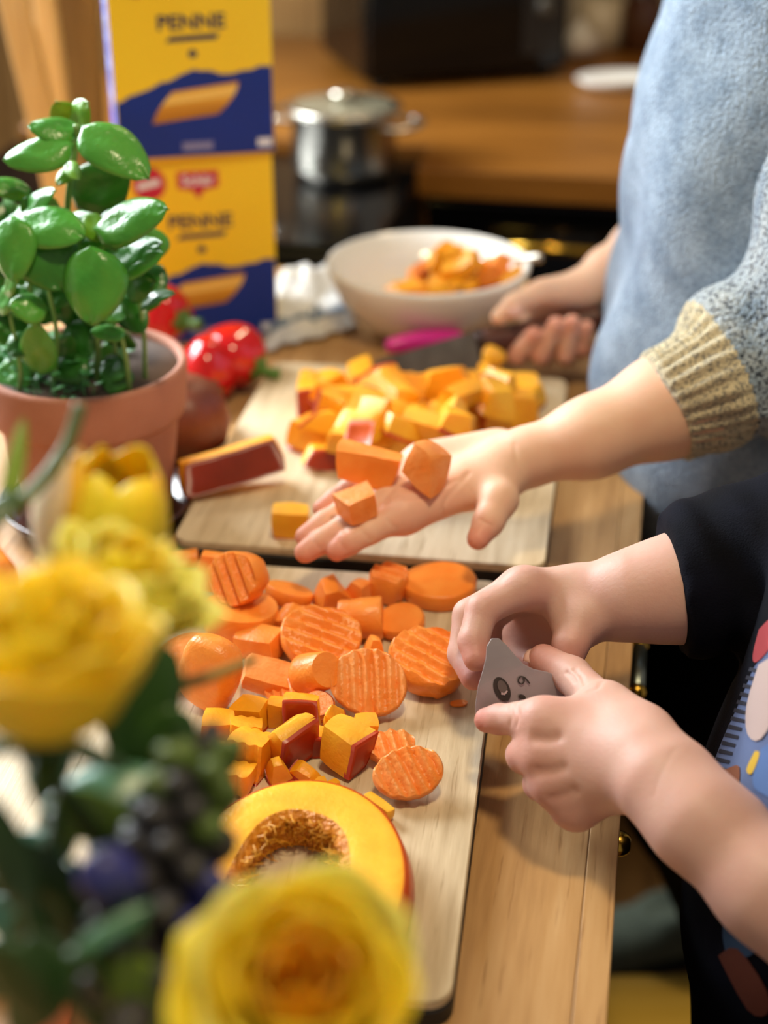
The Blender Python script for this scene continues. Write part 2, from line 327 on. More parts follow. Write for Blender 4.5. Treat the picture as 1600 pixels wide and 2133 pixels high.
# ------------------------------------------------------------------ signed-distance modelling (smooth continuous skin and cloth)
class SDF:
    def __init__(s, lo, hi, h):
        s.h = h; s.lo = np.array(lo, float); n = np.ceil((np.array(hi)-s.lo)/h).astype(int)+1; s.n = n
        s.D = np.full(n, .05, np.float32)
        s.ax = [(s.lo[i]+h*np.arange(n[i])).astype(np.float32) for i in range(3)]
    def sub(s, lo, hi):
        a = np.clip(np.floor((np.array(lo)-s.lo)/s.h).astype(int), 0, s.n-1); b = np.clip(np.ceil((np.array(hi)-s.lo)/s.h).astype(int)+1, 1, s.n)
        sl = tuple(slice(a[i], max(b[i], a[i]+1)) for i in range(3))
        g = np.meshgrid(*[s.ax[i][sl[i]] for i in range(3)], indexing='ij', sparse=True)
        return sl, g
    @staticmethod
    def cone(g, a, b, ra, rb):
        a = np.array(a, np.float32); b = np.array(b, np.float32); ba = b-a; L = float(ba@ba)+1e-12
        px, py, pz = g[0]-a[0], g[1]-a[1], g[2]-a[2]
        t = np.clip((px*ba[0]+py*ba[1]+pz*ba[2])/L, 0, 1)
        return np.sqrt((px-t*ba[0])**2+(py-t*ba[1])**2+(pz-t*ba[2])**2)-(ra+(rb-ra)*t)
    @staticmethod
    def smin(a, b, k):
        if k <= 0: return np.minimum(a, b)
        h = np.maximum(k-np.abs(a-b), 0)/k; return np.minimum(a, b)-h*h*k*.25
    def add(s, a, b, ra, rb, k):
        m = max(ra, rb)+k+3*s.h
        sl, g = s.sub(np.minimum(a, b)-m, np.maximum(a, b)+m); s.D[sl] = s.smin(s.D[sl], s.cone(g, a, b, ra, rb), k)
    def ball(s, c, r, k): s.add(c, np.array(c)+1e-5, r, r, k)
    def carve(s, a, b, ra, rb, k):
        m = max(ra, rb)+k+3*s.h
        sl, g = s.sub(np.minimum(a, b)-m, np.maximum(a, b)+m); s.D[sl] = -s.smin(-s.D[sl], s.cone(g, a, b, ra, rb), k)
    def chain(s, pts, k_in, k_out, base=None):
        """a finger: its own chain, blended into the palm field only (fingers stay apart from each other)"""
        P = np.array([p for p, r in pts]); m = max(r for p, r in pts)+k_out+3*s.h
        sl, g = s.sub(P.min(0)-m, P.max(0)+m); d = None
        for (p, r), (q, r2) in zip(pts[:-1], pts[1:]):
            c = s.cone(g, p, q, r, r2); d = c if d is None else s.smin(d, c, k_in)
        B = (base if base is not None else s.D)[sl]
        s.D[sl] = np.minimum(s.D[sl], s.smin(B, d, k_out))
    def plane_cut(s, c, n, rad):
        """cut away what lies beyond the plane (c, n), only within rad of c"""
        c = np.array(c, float); n = np.array(n, float); sl, g = s.sub(c-rad, c+rad)
        px, py, pz = g[0]-c[0], g[1]-c[1], g[2]-c[2]; pl = (px*n[0]+py*n[1]+pz*n[2]).astype(np.float32)
        s.D[sl] = np.maximum(s.D[sl], pl)
    def cut_below(s, z, soft=.004): s.D = -s.smin(-s.D, (s.ax[2]-z)[None, None, :].astype(np.float32)+0*s.D, soft)
    def mesh(s, relax=2):
        D, h = s.D, s.h; S = D < 0; nx, ny, nz = D.shape
        cnt = np.zeros((nx-1, ny-1, nz-1), np.float32); acc = np.zeros((3, nx-1, ny-1, nz-1), np.float32)
        for axis in range(3):
            a = [slice(None)]*3; b = [slice(None)]*3; a[axis] = slice(0, -1); b[axis] = slice(1, None)
            d0, d1 = D[tuple(a)], D[tuple(b)]; x = (S[tuple(a)] != S[tuple(b)])
            t = np.where(x, d0/np.where(np.abs(d0-d1) < 1e-12, 1e-12, d0-d1), 0).astype(np.float32)
            o1, o2 = [i for i in range(3) if i != axis]
            for i in (0, 1):
                for j in (0, 1):
                    sl = [slice(None)]*3; sl[o1] = slice(i, D.shape[o1]-1+i); sl[o2] = slice(j, D.shape[o2]-1+j); sl = tuple(sl)
                    xs = x[sl]; cnt += xs; acc[axis] += t[sl]*xs; acc[o1] += i*xs; acc[o2] += j*xs
        act = cnt > 0; idx = np.full(act.shape, -1, np.int64); idx[act] = np.arange(act.sum())
        cells = np.argwhere(act); off = np.stack([acc[i][act]/cnt[act] for i in range(3)], 1)
        V = s.lo+h*(cells+off); Q = []
        for axis in range(3):
            a = [slice(None)]*3; b = [slice(None)]*3; a[axis] = slice(0, -1); b[axis] = slice(1, None)
            s0, s1 = S[tuple(a)], S[tuple(b)]; o1, o2 = [(1, 2), (2, 0), (0, 1)][axis]
            e = np.argwhere(s0 != s1); ok = (e[:, o1] > 0) & (e[:, o2] > 0) & (e[:, o1] < D.shape[o1]-1) & (e[:, o2] < D.shape[o2]-1); e = e[ok]
            def c(d1, d2):
                q = e.copy(); q[:, o1] += d1; q[:, o2] += d2; return idx[q[:, 0], q[:, 1], q[:, 2]]
            quad = np.stack([c(-1, -1), c(0, -1), c(0, 0), c(-1, 0)], 1); fl = s0[e[:, 0], e[:, 1], e[:, 2]]
            quad[~fl] = quad[~fl][:, ::-1]; Q.append(quad)
        Q = np.concatenate(Q)
        for _ in range(relax):
            sm = np.zeros_like(V); ct = np.zeros(len(V))
            for i in range(4):
                u, v = Q[:, i], Q[:, (i+1) % 4]
                np.add.at(sm, u, V[v]); np.add.at(ct, u, 1); np.add.at(sm, v, V[u]); np.add.at(ct, v, 1)
            V = V*.4+.6*sm/np.maximum(ct, 1)[:, None]
        return V, Q
def normals(V, Q):
    n = np.cross(V[Q[:, 2]]-V[Q[:, 0]], V[Q[:, 3]]-V[Q[:, 1]]); N = np.zeros_like(V)
    for i in range(4): np.add.at(N, Q[:, i], n)
    return N/np.maximum(np.linalg.norm(N, axis=1), 1e-9)[:, None]
def np_mesh(name, V, Q, m, parent=None, flush=None):
    us, inv = np.unique(Q, return_inverse=True); V = V[us]; Q = inv.reshape(Q.shape); flush = flush[us] if flush is not None else None
    me = bpy.data.meshes.new(name); me.vertices.add(len(V)); me.vertices.foreach_set('co', V.astype(np.float32).ravel())
    me.loops.add(Q.size); me.loops.foreach_set('vertex_index', Q.astype(np.int32).ravel())
    me.polygons.add(len(Q)); me.polygons.foreach_set('loop_start', np.arange(0, Q.size, 4, dtype=np.int32))
    me.update(calc_edges=True); me.validate()
    if flush is not None:
        at = me.attributes.new('flush', 'FLOAT', 'POINT'); at.data.foreach_set('value', flush.astype(np.float32))
    return link_mesh(name, me, m, parent)
def adopt(o, parent):
    o.parent = parent; o.matrix_parent_inverse = parent.matrix_basis.inverted(); return o

# ================================================================== THE SETTING
def struct(o): o['kind'] = 'structure'; return o
FL = -0.9
fl = struct(box('floor', -1.6, 1.2, -.6, 2.75, FL-.06, FL-.004, M_FLOOR))
for i in range(22):
    x0 = -1.6+i*.128
    box('floor_plank', x0+.001, x0+.127, -.6, 2.75, FL-.006, FL, M_FLOOR, fl, bev=.0012, seg=1)
wb = struct(box('wall_back', -1.6, 1.2, 2.70, 2.78, FL, 1.6, M_WALL))
rnd = random.Random(3)
xs = [-1.6, -1.38, -1.2, -1.02, -.9, -.8, -.7, -.585, -.50, -.452, -.428, -.36]
for i in range(len(xs)-1):
    wdt = xs[i+1]-xs[i]
    thin = wdt < .06
    box('cladding_board', xs[i]+.0015, xs[i+1]-.0015, 2.66 if thin else 2.672, 2.70, FL, 1.55, M_PINEL if thin else M_PINE, wb, bev=.003, seg=1)
# left wall with the window the daylight comes through
wl = struct(box('wall_left', -1.62, -1.56, -.6, 1.0, FL, 1.6, M_WHITE))
for nm, a in (('wall_panel', (1.0, 2.2, FL, .15)), ('wall_panel', (1.0, 2.2, 1.3, 1.6)), ('wall_panel', (2.2, 2.78, FL, 1.6))):
    box(nm, -1.62, -1.56, a[0], a[1], a[2], a[3], M_WHITE, wl)
wn = struct(box('window_1', -1.64, -1.52, .97, 2.23, .12, .15, M_WHITE, bev=.004))
for a in ((1.0, 1.05, .15, 1.3), (2.15, 2.2, .15, 1.3), (1.58, 1.62, .15, 1.3)):
    box('window_frame', -1.60, -1.56, a[0], a[1], a[2], a[3], M_WHITE, wn, bev=.004)
for a in ((.15, .20), (1.25, 1.30)):
    box('window_rail', -1.60, -1.56, 1.05, 2.15, a[0], a[1], M_WHITE, wn, bev=.004)
M_GLASS = mat('clear_glass', '#f2f6f6', rough=.02, trans=1)
for a in ((1.05, 1.58), (1.62, 2.15)):
    box('pane', -1.584, -1.578, a[0], a[1], .20, 1.25, M_GLASS, wn)

# ================================================================== KITCHEN UNITS
wt = empty('worktop', (-.45, .75, -.04))
tag(wt, 'oiled beech worktop of long planks under the cutting boards', 'worktop')
edges = [.009, -.0065, -.105, -.205, -.31, -.42, -.53, -.65, -.78, -.90]
for i in range(len(edges)-1):
    adopt(box('plank', edges[i+1]+.0001, edges[i]-.0001, -.25, 1.47, -.038, 0, M_BEECH, bev=.0006, seg=2), wt)
cb = empty('base_cabinet', (-.45, .75, FL))
tag(cb, 'black base cabinet below the beech worktop with brass-ended rails', 'cabinet')
adopt(box('body', -.88, -.035, -.2, 1.44, FL+.002, -.0395, M_BLACKFRONT), cb)
def rail(xw, ya, yb, zw, m):
    d = adopt(box('door', -.0345, -.018, yb-.12, ya+.06, FL+.08, -.06, M_BLACKFRONT, bev=.002), cb)
    h = tube('handle', [(xw, ya, zw), (xw, yb, zw)], .0045, m); adopt(h, cb)
    for yy in (ya, yb):
        adopt(tube('bracket', [(xw-.03, yy, zw), (xw, yy, zw)], .003, M_BRASS, n=10), cb)
        adopt(lathe('end_ball', [(0, -.006), (.0042, -.0042), (.006, 0), (.0042, .0042), (0, .006)], M_BRASS, n=16, loc=(xw, yy, zw)), cb)
rail(at_z(1331, 1390, -.05).x, at_z(1331, 1390, -.05).y+.028, at_z(1322, 1440, -.05).y, -.05, M_GREYMETAL)
kp = at_z(1299, 1758, -.05); adopt(tube('door_knob', smooth_path([(-.018, kp.y, -.05), (kp.x-.012, kp.y, -.05), (kp.x-.003, kp.y, -.05), (kp.x+.004, kp.y, -.05)], 4), lambda t: .003+.0045*math.sin(PI*max(0, t-.3)/.75), M_BRASS, n=14), cb)

# back run: cooker with hob on the left, oak worktop over a black oven on the right
ck = empty('cooker', (-.58, 1.86, FL)); tag(ck, 'black cooker with glossy glass hob under the steel pot', 'cooker')
adopt(box('body', -.86, -.30, 1.60, 1.965, FL+.002, -.026, M_BLACKFRONT, bev=.004), ck)
adopt(box('hob_glass', -.862, -.298, 1.598, 1.967, -.025, -.016, M_BLACK, bev=.002), ck)
adopt(box('oven_door', -.84, -.32, 1.588, 1.5995, FL+.12, -.14, M_BLACK, bev=.003), ck)
adopt(tube('handle', [(-.8, 1.56, -.1), (-.36, 1.56, -.1)], .007, M_STEEL), ck)
bu = empty('back_counter', (.1, 2.28, FL)); tag(bu, 'brown oak counter unit with black oven front along the back wall', 'counter')
adopt(plate('counter_top', [(-.86, 1.975), (-.2965, 1.975), (-.2965, 1.865), (.9, 1.865), (.9, 2.655), (-.86, 2.655)], .036, M_BACKTOP, None, .002, ((1, 0, 0), (0, 1, 0)), (0, 0, -.036)), bu)
adopt(box('carcass', -.29, .9, 1.90, 2.65, FL+.002, -.037, M_BACKTOP), bu)
adopt(box('oven_front', -.285, .02, 1.882, 1.8995, FL+.12, -.045, M_BLACK, bev=.003), bu)
adopt(box('side_panel', .023, .05, 1.878, 1.8995, FL+.02, -.04, M_BACKTOP, bev=.002), bu)
adopt(box('drawer_front', .053, .6, 1.882, 1.8995, FL+.12, -.045, M_BLACK, bev=.003), bu)
hp = at_y(1170, 522, 1.85)
adopt(tube('oven_rail', [(hp.x-.10, 1.852, hp.z), (hp.x+.07, 1.852, hp.z)], .007, M_BRASS, n=12), bu)
for dx in (-.09, .06): adopt(tube('rail_bracket', [(hp.x+dx, 1.852, hp.z), (hp.x+dx, 1.884, hp.z)], .005, M_BRASS), bu)
adopt(box('glass_panel', -.145, -.065, 1.880, 1.8819, -.35, -.08, mat('oven_glass', '#1a1a1c', rough=.25)), bu)

# small black oven standing at an angle on the back counter
mo = at_z(955, 182, 0.0); mw = empty('countertop_oven', (mo.x-.045, mo.y+.125, 0.001), R(27))
tag(mw, 'black countertop oven with dark glass door on the oak counter', 'oven')
w2, d2 = .16, .13
box('body', -w2, w2, -d2+.012, d2, .012, .34, M_BLACK, mw, bev=.008)
dr = box('door', -w2+.004, w2-.004, -d2, -d2+.0115, .022, .33, M_BLACK, mw, bev=.003)
box('door_glass', -w2+.03, w2-.085, -d2-.0015, -d2-.0002, .05, .30, mat('oven_door_glass', '#0c0a08', rough=.1, spec=.25), dr)
box('control_panel', w2-.075, w2-.01, -d2-.002, -d2-.0002, .04, .31, mat('control_grey', '#14120f', rough=.4), mw, bev=.0008, seg=1)
for zz in (.11, .20): lathe('dial', [(0, .012), (.014, .012), (.016, 0)], mat('dial_grey', '#3a362e', rough=.35), mw, n=20, loc=(w2-.042, -d2-.002, zz), rot=(R(90), 0, 0))
tube('handle', [(-w2+.02, -d2-.016, .315), (w2-.09, -d2-.016, .315)], .005, M_BLACK, mw)
for sx in (-1, 1):
    for sy in (-1, 1): lathe('foot', [(.012, 0), (.013, .012), (0, .012)], M_BLACKRUB, mw, n=12, loc=(sx*(w2-.03), sy*(d2-.03), 0))

# pale dish and pale crockery on the back counter
dp = at_z(1292, 178, .004); dish = lathe('oval_dish', [(0, .002), (.04, .0), (.055, .006), (.066, .016), (.064, .018), (.05, .009), (.03, .005), (0, .005)], M_CERAMIC, loc=(dp.x, dp.y, .001), rot=(0, 0, R(24)))
dish.scale = (1.05, .62, 1); tag(dish, 'shallow cream oval dish at the edge of the oak counter', 'dish')
cp = at_z(1248, 100, 0)
mk = empty('mug', (cp.x, cp.y, .001)); tag(mk, 'pale beige mug standing near the back wall', 'mug')
M_BEIGE = mat('beige_stoneware', '#c9b79a', '#b3a184', rough=.35, scale=10)
lathe('body', [(0, .0), (.03, 0), (.036, .01), (.037, .075), (.034, .075), (.033, .012), (0, .008)], M_BEIGE, mk, n=32)
tube('handle', smooth_path([(.035, 0, .06), (.06, 0, .055), (.06, 0, .028), (.036, 0, .02)], 5), .005, M_BEIGE, mk)
cp = at_z(1205, 122, 0)
gb = empty('garlic_bulb', (cp.x, cp.y, .001)); tag(gb, 'whitish garlic bulb beside the beige mug', 'garlic')
lathe('bulb', [(0, 0), (.022, .004), (.034, .018), (.030, .034), (.014, .046), (.006, .06), (0, .062)], mat('garlic', '#cfc6b8', '#b9a795', rough=.5, scale=30), gb, lobes=lambda a, z: 1+.06*math.cos(a*7))
lathe('root', [(.006, 0), (.004, -.0008), (0, -.0009)], mat('garlic_root', '#8a7658', rough=.9), gb, n=10)
cp = at_z(1335, 105, 0)
jr = empty('brown_jar', (cp.x, cp.y, .001)); tag(jr, 'dark brown lidded jar behind the cream dish', 'jar')
lathe('body', [(0, 0), (.03, 0), (.034, .006), (.034, .07), (.026, .084), (.026, .09), (0, .09)], mat('amber', '#4a2a17', rough=.15), jr, n=32)
lathe('lid', [(.029, .09), (.03, .092), (.03, .106), (0, .107)], mat('lid_brown', '#2b1a10', rough=.4), jr, n=32)

# stainless pot on the hob
pp = at_z(697, 392, -.0155); pr_ = .063
sp = empty('cooking_pot', (pp.x, pp.y+pr_, -.0155)); tag(sp, 'small stainless steel cooking pot with glass lid on the black hob', 'pot')
pb_ = lathe('body', [(0, 0), (.052, 0), (.060, .006), (.062, .02), (.062, .088), (.066, .092), (.0645, .094), (.0605, .090), (.0600, .02), (.05, .004), (0, .003)], M_STEEL, sp)
ld = lathe('lid', [(.066, .0945), (.067, .097), (.058, .100), (.035, .104), (.012, .106), (0, .106)], mat('lid_glass', '#8a8570', rough=.05, metal=.35, spec=.7), sp)
lathe('lid_rim', [(.066, .0942), (.0685, .096), (.068, .0995), (.065, .100)], M_STEEL, sp)
lathe('knob', [(.006, .1055), (.006, .110), (.015, .113), (.016, .117), (.011, .120), (0, .121)], M_STEEL, sp, n=24)
for s, ang in ((1, -10), (-1, -10)):
    a = R(ang); c, q = math.cos(a), math.sin(a)
    pts = [(s*.058, -.028, .078), (s*.085, -.026, .080), (s*.096, 0, .081), (s*.085, .026, .080), (s*.058, .028, .078)]
    tube('handle', smooth_path([(x*c-y*q, x*q+y*c, z) for x, y, z in pts], 5), .0045, M_STEEL, sp)

sp.scale = (1.05, 1.05, .88)
# pale wooden boards leaning at the far left
for i, (px0, px1, w, m, lab) in enumerate(((22, 118, .030, M_PINEL, 'pale narrow wooden board leaning leftmost behind the basil'),
                                          (88, 142, .022, M_PINEL, 'slim pale wooden batten leaning between two brown boards'),
                                          (52, 128, .034, M_PINE, 'brown wooden board leaning behind the two pale ones'),
                                          (150, 176, .050, M_PINE, 'wide brown wooden board leaning next to the upper pasta box'))):
    Y = 1.475+.03*(i % 2)+(.05 if i > 1 else 0)
    a = at_y(px0, 0, Y); b = at_y(px1, 400, Y); d = (a-b).normalized(); b2 = b + d*((-.001-b.z)/d.z) if True else b
    top = b2 + d*.62
    U = Vector((1, 0, 0)); U = (U-d*U.dot(d)).normalized()
    bo = plate('leaning_board', [(-w/2, 0), (w/2, 0), (w/2, .62), (-w/2, .62)], .012, m, None, .0015, (U, d), b2+Vector((0, .012, .004)))
    tag(bo, lab, 'board', 'wooden boards leaning at the far left')

# ================================================================== CUTTING BOARDS
def board(name, corner, w, l, rz, lab):
    """corner = near right corner of the top face (x, y)"""
    e = empty(name, (corner[0], corner[1], .0005), rz); tag(e, lab, 'cutting board', 'bamboo cutting boards')
    def off(o2): return [(x-w/2, y+l/2) for x, y in o2]
    plate('rubber_base', off(round_rect(w, l, .012)), .0095, M_BLACKRUB, e, .0008)
    t = plate('bamboo_top', off(round_rect(w-.0008, l-.0008, .012)), .006, M_BAMBOO, e, .0008); t.location = (0, 0, .0097)
    return e
BT = .0163                                            # height of the board's top face
c1 = at_z(941, 2092, BT); c1b = at_z(1052, 1207, BT); a1 = math.atan2(c1b.x-c1.x, c1b.y-c1.y)
board('cutting_board', (c1.x, c1.y), .262, (c1b-c1).length-.002, -a1, 'nearer bamboo cutting board covered with cut carrots')
c2 = at_z(1136, 1183, BT); c2b = at_z(1184, 788, BT); a2 = math.atan2(c2b.x-c2.x, c2b.y-c2.y)
board('cutting_board', (c2.x, c2.y), .252, (c2b-c2).length, -a2, 'farther bamboo cutting board under the pumpkin heap')

# ================================================================== PASTA BOXES
def penne_box(anchor, rz, w, h, dep, lab, top=False):
    e = empty('pasta_box', anchor, rz); tag(e, lab, 'box', 'yellow and blue pasta boxes')
    # local: front face is y = 0 plane, x from -w to 0, depth to +y
    box('carton', -w, 0, 0, dep, 0, h, M_BOXY, e, bev=.0012)
    # blue brush-stroke band
    lo = [(-w+.0008, .001), (-.0008, .001)]
    up = []
    for i in range(25):
        u = i/24; x = -.0008-(w-.0016)*u
        v = .073+.0007*math.sin(u*37)+.0005*math.sin(u*91)
        if u > .50: v -= .024*((u-.50)/.50)**1.0
        if .10 < u < .45: v -= .0045*math.sin((u-.10)/.35*PI)
        up.append((x, v))
    plate('blue_band', lo+up, .0004, M_BOXB, e, 0, ((1, 0, 0), (0, 0, 1)), (0, -.00005, 0))
    # penne picture
    pn = empty('penne_print', (-.5*w, -.0006, .046)); pn.parent = e
    L, r0, sk = .064, .0118, .014
    tilt = R(6)
    def pt(u, v): return (u*math.cos(tilt)-v*math.sin(tilt), u*math.sin(tilt)+v*math.cos(tilt))
    def band(nm, va, vb, m_, lift):
        o_ = []
        for j in range(9):                            # slanted cut ends, rounded like a tube
            v = va+(vb-va)*j/8; o_.append((v, sk*.75*v/r0+.004*(1-(v/r0)**2)))
        plate(nm, [pt(L/2-sk*.3+e_, v) for v, e_ in o_]+[pt(-L/2+sk*.3+e_-.004*(1-(v/r0)**2)*1.6, v) for v, e_ in reversed(o_)], .0003, m_, pn, 0, ((1, 0, 0), (0, 0, 1)), (0, lift, 0))
    band('penne_body', -r0, r0, M_PENNE, 0)
    band('penne_shade', -r0, -r0*.45, mat('print_penne_dark', '#b87a1c', rough=.5), -.0004)
    band('penne_light', r0*.15, r0*.75, mat('print_penne_light', '#f0c766', rough=.5), -.0004)
    rt = (R(90), 0, 0)
    text_mesh('product_name', 'PENNE', .0165, M_INK, e, (-.5*w, -.0004, h*.655), rt, bold=.0004, sx=1.12)
    plate('name_brush', [(-.5*w-.022, h*.565), (-.5*w+.020, h*.572), (-.5*w+.023, h*.60), (-.5*w-.018, h*.592)], .0003, M_INK, e, 0, ((1, 0, 0), (0, 0, 1)), (0, -.00005, 0))
    plate('small_emblem', [(-.5*w-.003, h*.49), (-.5*w+.003, h*.49), (-.5*w+.004, h*.515), (-.5*w, h*.53), (-.5*w-.004, h*.515)], .0003, M_INK, e, 0, ((1, 0, 0), (0, 0, 1)), (0, -.00005, 0))
    # red logo shield and round badge
    plate('logo_shield', [(-.5*w-.018, h*.92), (-.5*w-.018, h*.835), (-.5*w-.005, h*.82), (-.5*w, h*.775), (-.5*w+.005, h*.82), (-.5*w+.018, h*.835), (-.5*w+.018, h*.92)], .0003, M_INKR, e, 0, ((1, 0, 0), (0, 0, 1)), (0, -.00005, 0))
    text_mesh('logo_text', 'Schär', .0125, M_INKW, e, (-.5*w, -.0006, h*.872), rt, bold=.0003)
    plate('round_badge', [(-.82*w+.0145*math.cos(2*PI*i/24), h*.865+.0145*math.sin(2*PI*i/24)) for i in range(24)], .0003, M_INKR, e, 0, ((1, 0, 0), (0, 0, 1)), (0, -.00005, 0))
    plate('badge_print', [(-.82*w-.0095, h*.865-.0048), (-.82*w+.0095, h*.865-.0008), (-.82*w+.0085, h*.865+.0048), (-.82*w-.0105, h*.865+.0008)], .0003, M_INKW, e, 0, ((1, 0, 0), (0, 0, 1)), (0, -.0005, 0))
    plate('weight_print', [(-.015, .006), (-.003, .006), (-.003, .013), (-.015, .013)], .0003, M_INKW, e, 0, ((1, 0, 0), (0, 0, 1)), (0, -.0005, 0))
    plate('bottom_print', [(-.5*w-.013, .006), (-.5*w+.013, .006), (-.5*w+.013, .013), (-.5*w-.013, .013)], .0003, mat('print_lilac', '#7d7fae', rough=.5), e, 0, ((1, 0, 0), (0, 0, 1)), (0, -.0005, 0))
    # blue left side with white lettering
    sd = box('blue_side', -w-.0004, -w-.00002, .0015, dep-.0015, .0015, h-.0015, M_BOXSIDE, e)
    text_mesh('side_text', 'PENNE', .03, M_INKW, e, (-w-.0008, dep/2, h*.5), (R(90), R(90), R(-90)), bold=.0004)
    return e
bx = at_z(580, 700, 0); ang = R(22)
BW = .131
sc_ = pxm(bx)
bh = (700-338)/sc_/math.cos(R(20))*1.0
penne_box((bx.x, bx.y, .001), ang, BW, bh, .062, 'lower yellow pasta box standing on the worktop behind the peppers')
penne_box((bx.x+.004, bx.y-.004, .0015+bh), ang+R(1.5), BW+.002, bh, .062, 'upper yellow pasta box stacked on the other one')

# ================================================================== BOWL, TOWEL, SPOON
bc = at_z(892, 560, .058); bc.z = 0
bowl = lathe('serving_bowl', [(0, .004), (.035, .0), (.046, .002), (.064, .012), (.083, .035), (.0925, .060), (.0925, .064), (.0895, .065), (.079, .040), (.06, .018), (.04, .010), (0, .008)], M_CERAMIC, n=72, loc=(bc.x, bc.y, .001))
tag(bowl, 'wide white ceramic bowl holding pumpkin scraps', 'bowl')
BOWL = bc
spn = empty('spoon', (bc.x, bc.y, .03)); tag(spn, 'steel spoon resting across the white bowl', 'spoon')
s0 = at_z(818, 560, .030); s1 = at_z(1128, 536, .0685)
d = (s1-s0)
adopt(tube('handle', smooth_path([s0+d*.16+Vector((0, 0, .0)), s0+d*.5+Vector((0, 0, .002)), s0+d*.85, s1], 5), lambda t: .0022+.0022*t, M_STEEL), spn)
sb = lathe('spoon_bowl', [(0, -.006), (.009, -.004), (.016, .002), (.0155, .003), (.009, -.002), (0, -.004)], M_STEEL, n=24); sb.location = s0; sb.scale = (1.4, .95, 1); sb.rotation_euler = (R(20), R(-10), .1); adopt(sb, spn)
# crumpled tea towel
tv, tf = [], []
A, B, C_, D_ = at_z(548, 742), at_z(742, 690), at_z(700, 580), at_z(575, 600)
n = 36
for j in range(n+1):
    for i in range(n+1):
        u, v = i/n, j/n
        p = (A*(1-u)+B*u)*(1-v)+(D_*(1-u)+C_*u)*v
        q = Vector((u*3.1, v*3.1, .3)); hgt = .5+.5*mnoise.noise(q*1.3)
        rid = abs(math.sin(4.2*u+6.5*v+2.2*mnoise.noise(q)))
        ed = min(1, 6*min(u, v, 1-u, 1-v))
        z = .003+(.020*hgt+.016*rid)*(.15+.85*ed)*(.35+.65*v)
        tv.append((p.x+.008*mnoise.noise(q*2+Vector((5, 0, 0))), p.y+.008*mnoise.noise(q*2+Vector((0, 5, 0))), z))
for j in range(n):
    for i in range(n): tf.append((j*(n+1)+i, j*(n+1)+i+1, (j+1)*(n+1)+i+1, (j+1)*(n+1)+i))
tw = mesh_obj('tea_towel', tv, tf, M_TOWEL); tag(tw, 'crumpled white tea towel with grey stripe beside the bowl', 'towel')
sm = tw.modifiers.new('thickness', 'SOLIDIFY'); sm.thickness = .0016; sm.offset = 1
sv = [(x, y, z+.0022) for (x, y, z) in tv]; sf = [f for k, f in enumerate(tf) if 5 <= k//n <= 9]
used = sorted({i for f in sf for i in f}); mp_ = {k: i for i, k in enumerate(used)}
st_ = mesh_obj('stripe', [sv[k] for k in used], [tuple(mp_[i] for i in f) for f in sf], M_TOWELB, tw)

# ================================================================== BASIL IN TERRACOTTA POT
PC = Vector((-.373, .920, 0)); PH = .120; RR = .069
sau = lathe('saucer', [(0, .001), (.05, .001), (.062, .006), (.068, .016), (.066, .017), (.058, .008), (0, .006)], M_GLAZE, loc=(PC.x, PC.y, .0005))
tag(sau, 'dark brown glazed saucer under the terracotta pot', 'saucer')
bz = empty('potted_basil', (PC.x, PC.y, .0065)); tag(bz, 'bushy green basil plant in a terracotta pot at left', 'potted plant')
k = PH-.0065
pot = lathe('pot', [(0, 0), (.049, 0), (.0515, .003), (.0615, k-.034), (.0615, k-.033), (.060, k-.033), (.058, k-.02), (.046, .008), (0, .008)], M_TERRA, bz, n=72)
lathe('rim', [(.0617, k-.034), (.0655, k-.036), (.0668, k-.032), (.0690, k-.003), (.0682, k), (.0640, k), (.0630, k-.004), (.0605, k-.030)], M_TERRA, pot, n=72)
lathe('inner_wall', [(.0628, k-.005), (.0600, k-.032)], M_TERRAIN, pot, n=72)
rs = random.Random(11)
so = lathe('soil', [(0, k-.030), (.02, k-.028), (.04, k-.031), (.0600, k-.031)], M_SOIL, bz, n=40)
def leaf_mesh(name, L, W, cup=.35, droop=.25, fold=.12, pucker=.03, seed=0, nu=12, nv=10):
    """leaf lying along +x from base, normal +z; closed two-sided sheet with a little thickness"""
    r = random.Random(seed); ph = r.random()*6
    vs, fs = [], []
    for i in range(nu+1):
        u = i/nu
        w = W*.5*(math.sin(PI*u**.78)**.58*(1-.10*u))*1.12 if 0 < u < 1 else W*.03*(1-u)
        for j in range(nv+1):
            v = -1+2*j/nv
            y = w*v; x = L*u
            z = -droop*L*u*u - cup*w*v*v + fold*w*abs(v) + pucker*W*math.sin(u*9+ph)*math.sin(v*4+ph)*(1-abs(v))
            vs.append((x, y*(1-.12*abs(v)*cup), z))
    for i in range(nu):
        for j in range(nv):
            a = i*(nv+1)+j; fs.append((a, a+1, a+nv+2, a+nv+1))
    me = bpy.data.meshes.new(name); me.from_pydata(vs, [], [f[::-1] for f in fs]); me.update(); return me
def put_leaf(name, B, T, W, nhint, m, parent, cup=.35, droop=.2, seed=0, fold=.12, pucker=.03):
    """leaf from base point B to tip T, width W, face normal close to nhint"""
    B, T = Vector(B), Vector(T); d = T-B; L = d.length; X = d.normalized(); Z = Vector(nhint); Z = (Z-X*Z.dot(X)).normalized()
    # the droop bends the tip down by droop*L, so raise the axis to keep the tip where it is
    Lx = L/math.sqrt(1+droop*droop); an = math.atan(droop); X2 = (X*math.cos(an)+Z*math.sin(an)).normalized(); Z2 = (Z*math.cos(an)-X*math.sin(an)).normalized()
    me = leaf_mesh(name, Lx, W, cup, droop, fold, pucker, seed)
    Y2 = Z2.cross(X2); M = Matrix((X2, Y2, Z2)).transposed()
    for v in me.vertices: v.co = M @ v.co + B
    o = link_mesh(name, me, m); adopt(o, parent)
    s = o.modifiers.new('thickness', 'SOLIDIFY'); s.thickness = .0005
    return o
UPC = Vector((0.0, -.45, .9)); CAMF = Vector((.05, -.9, .45))
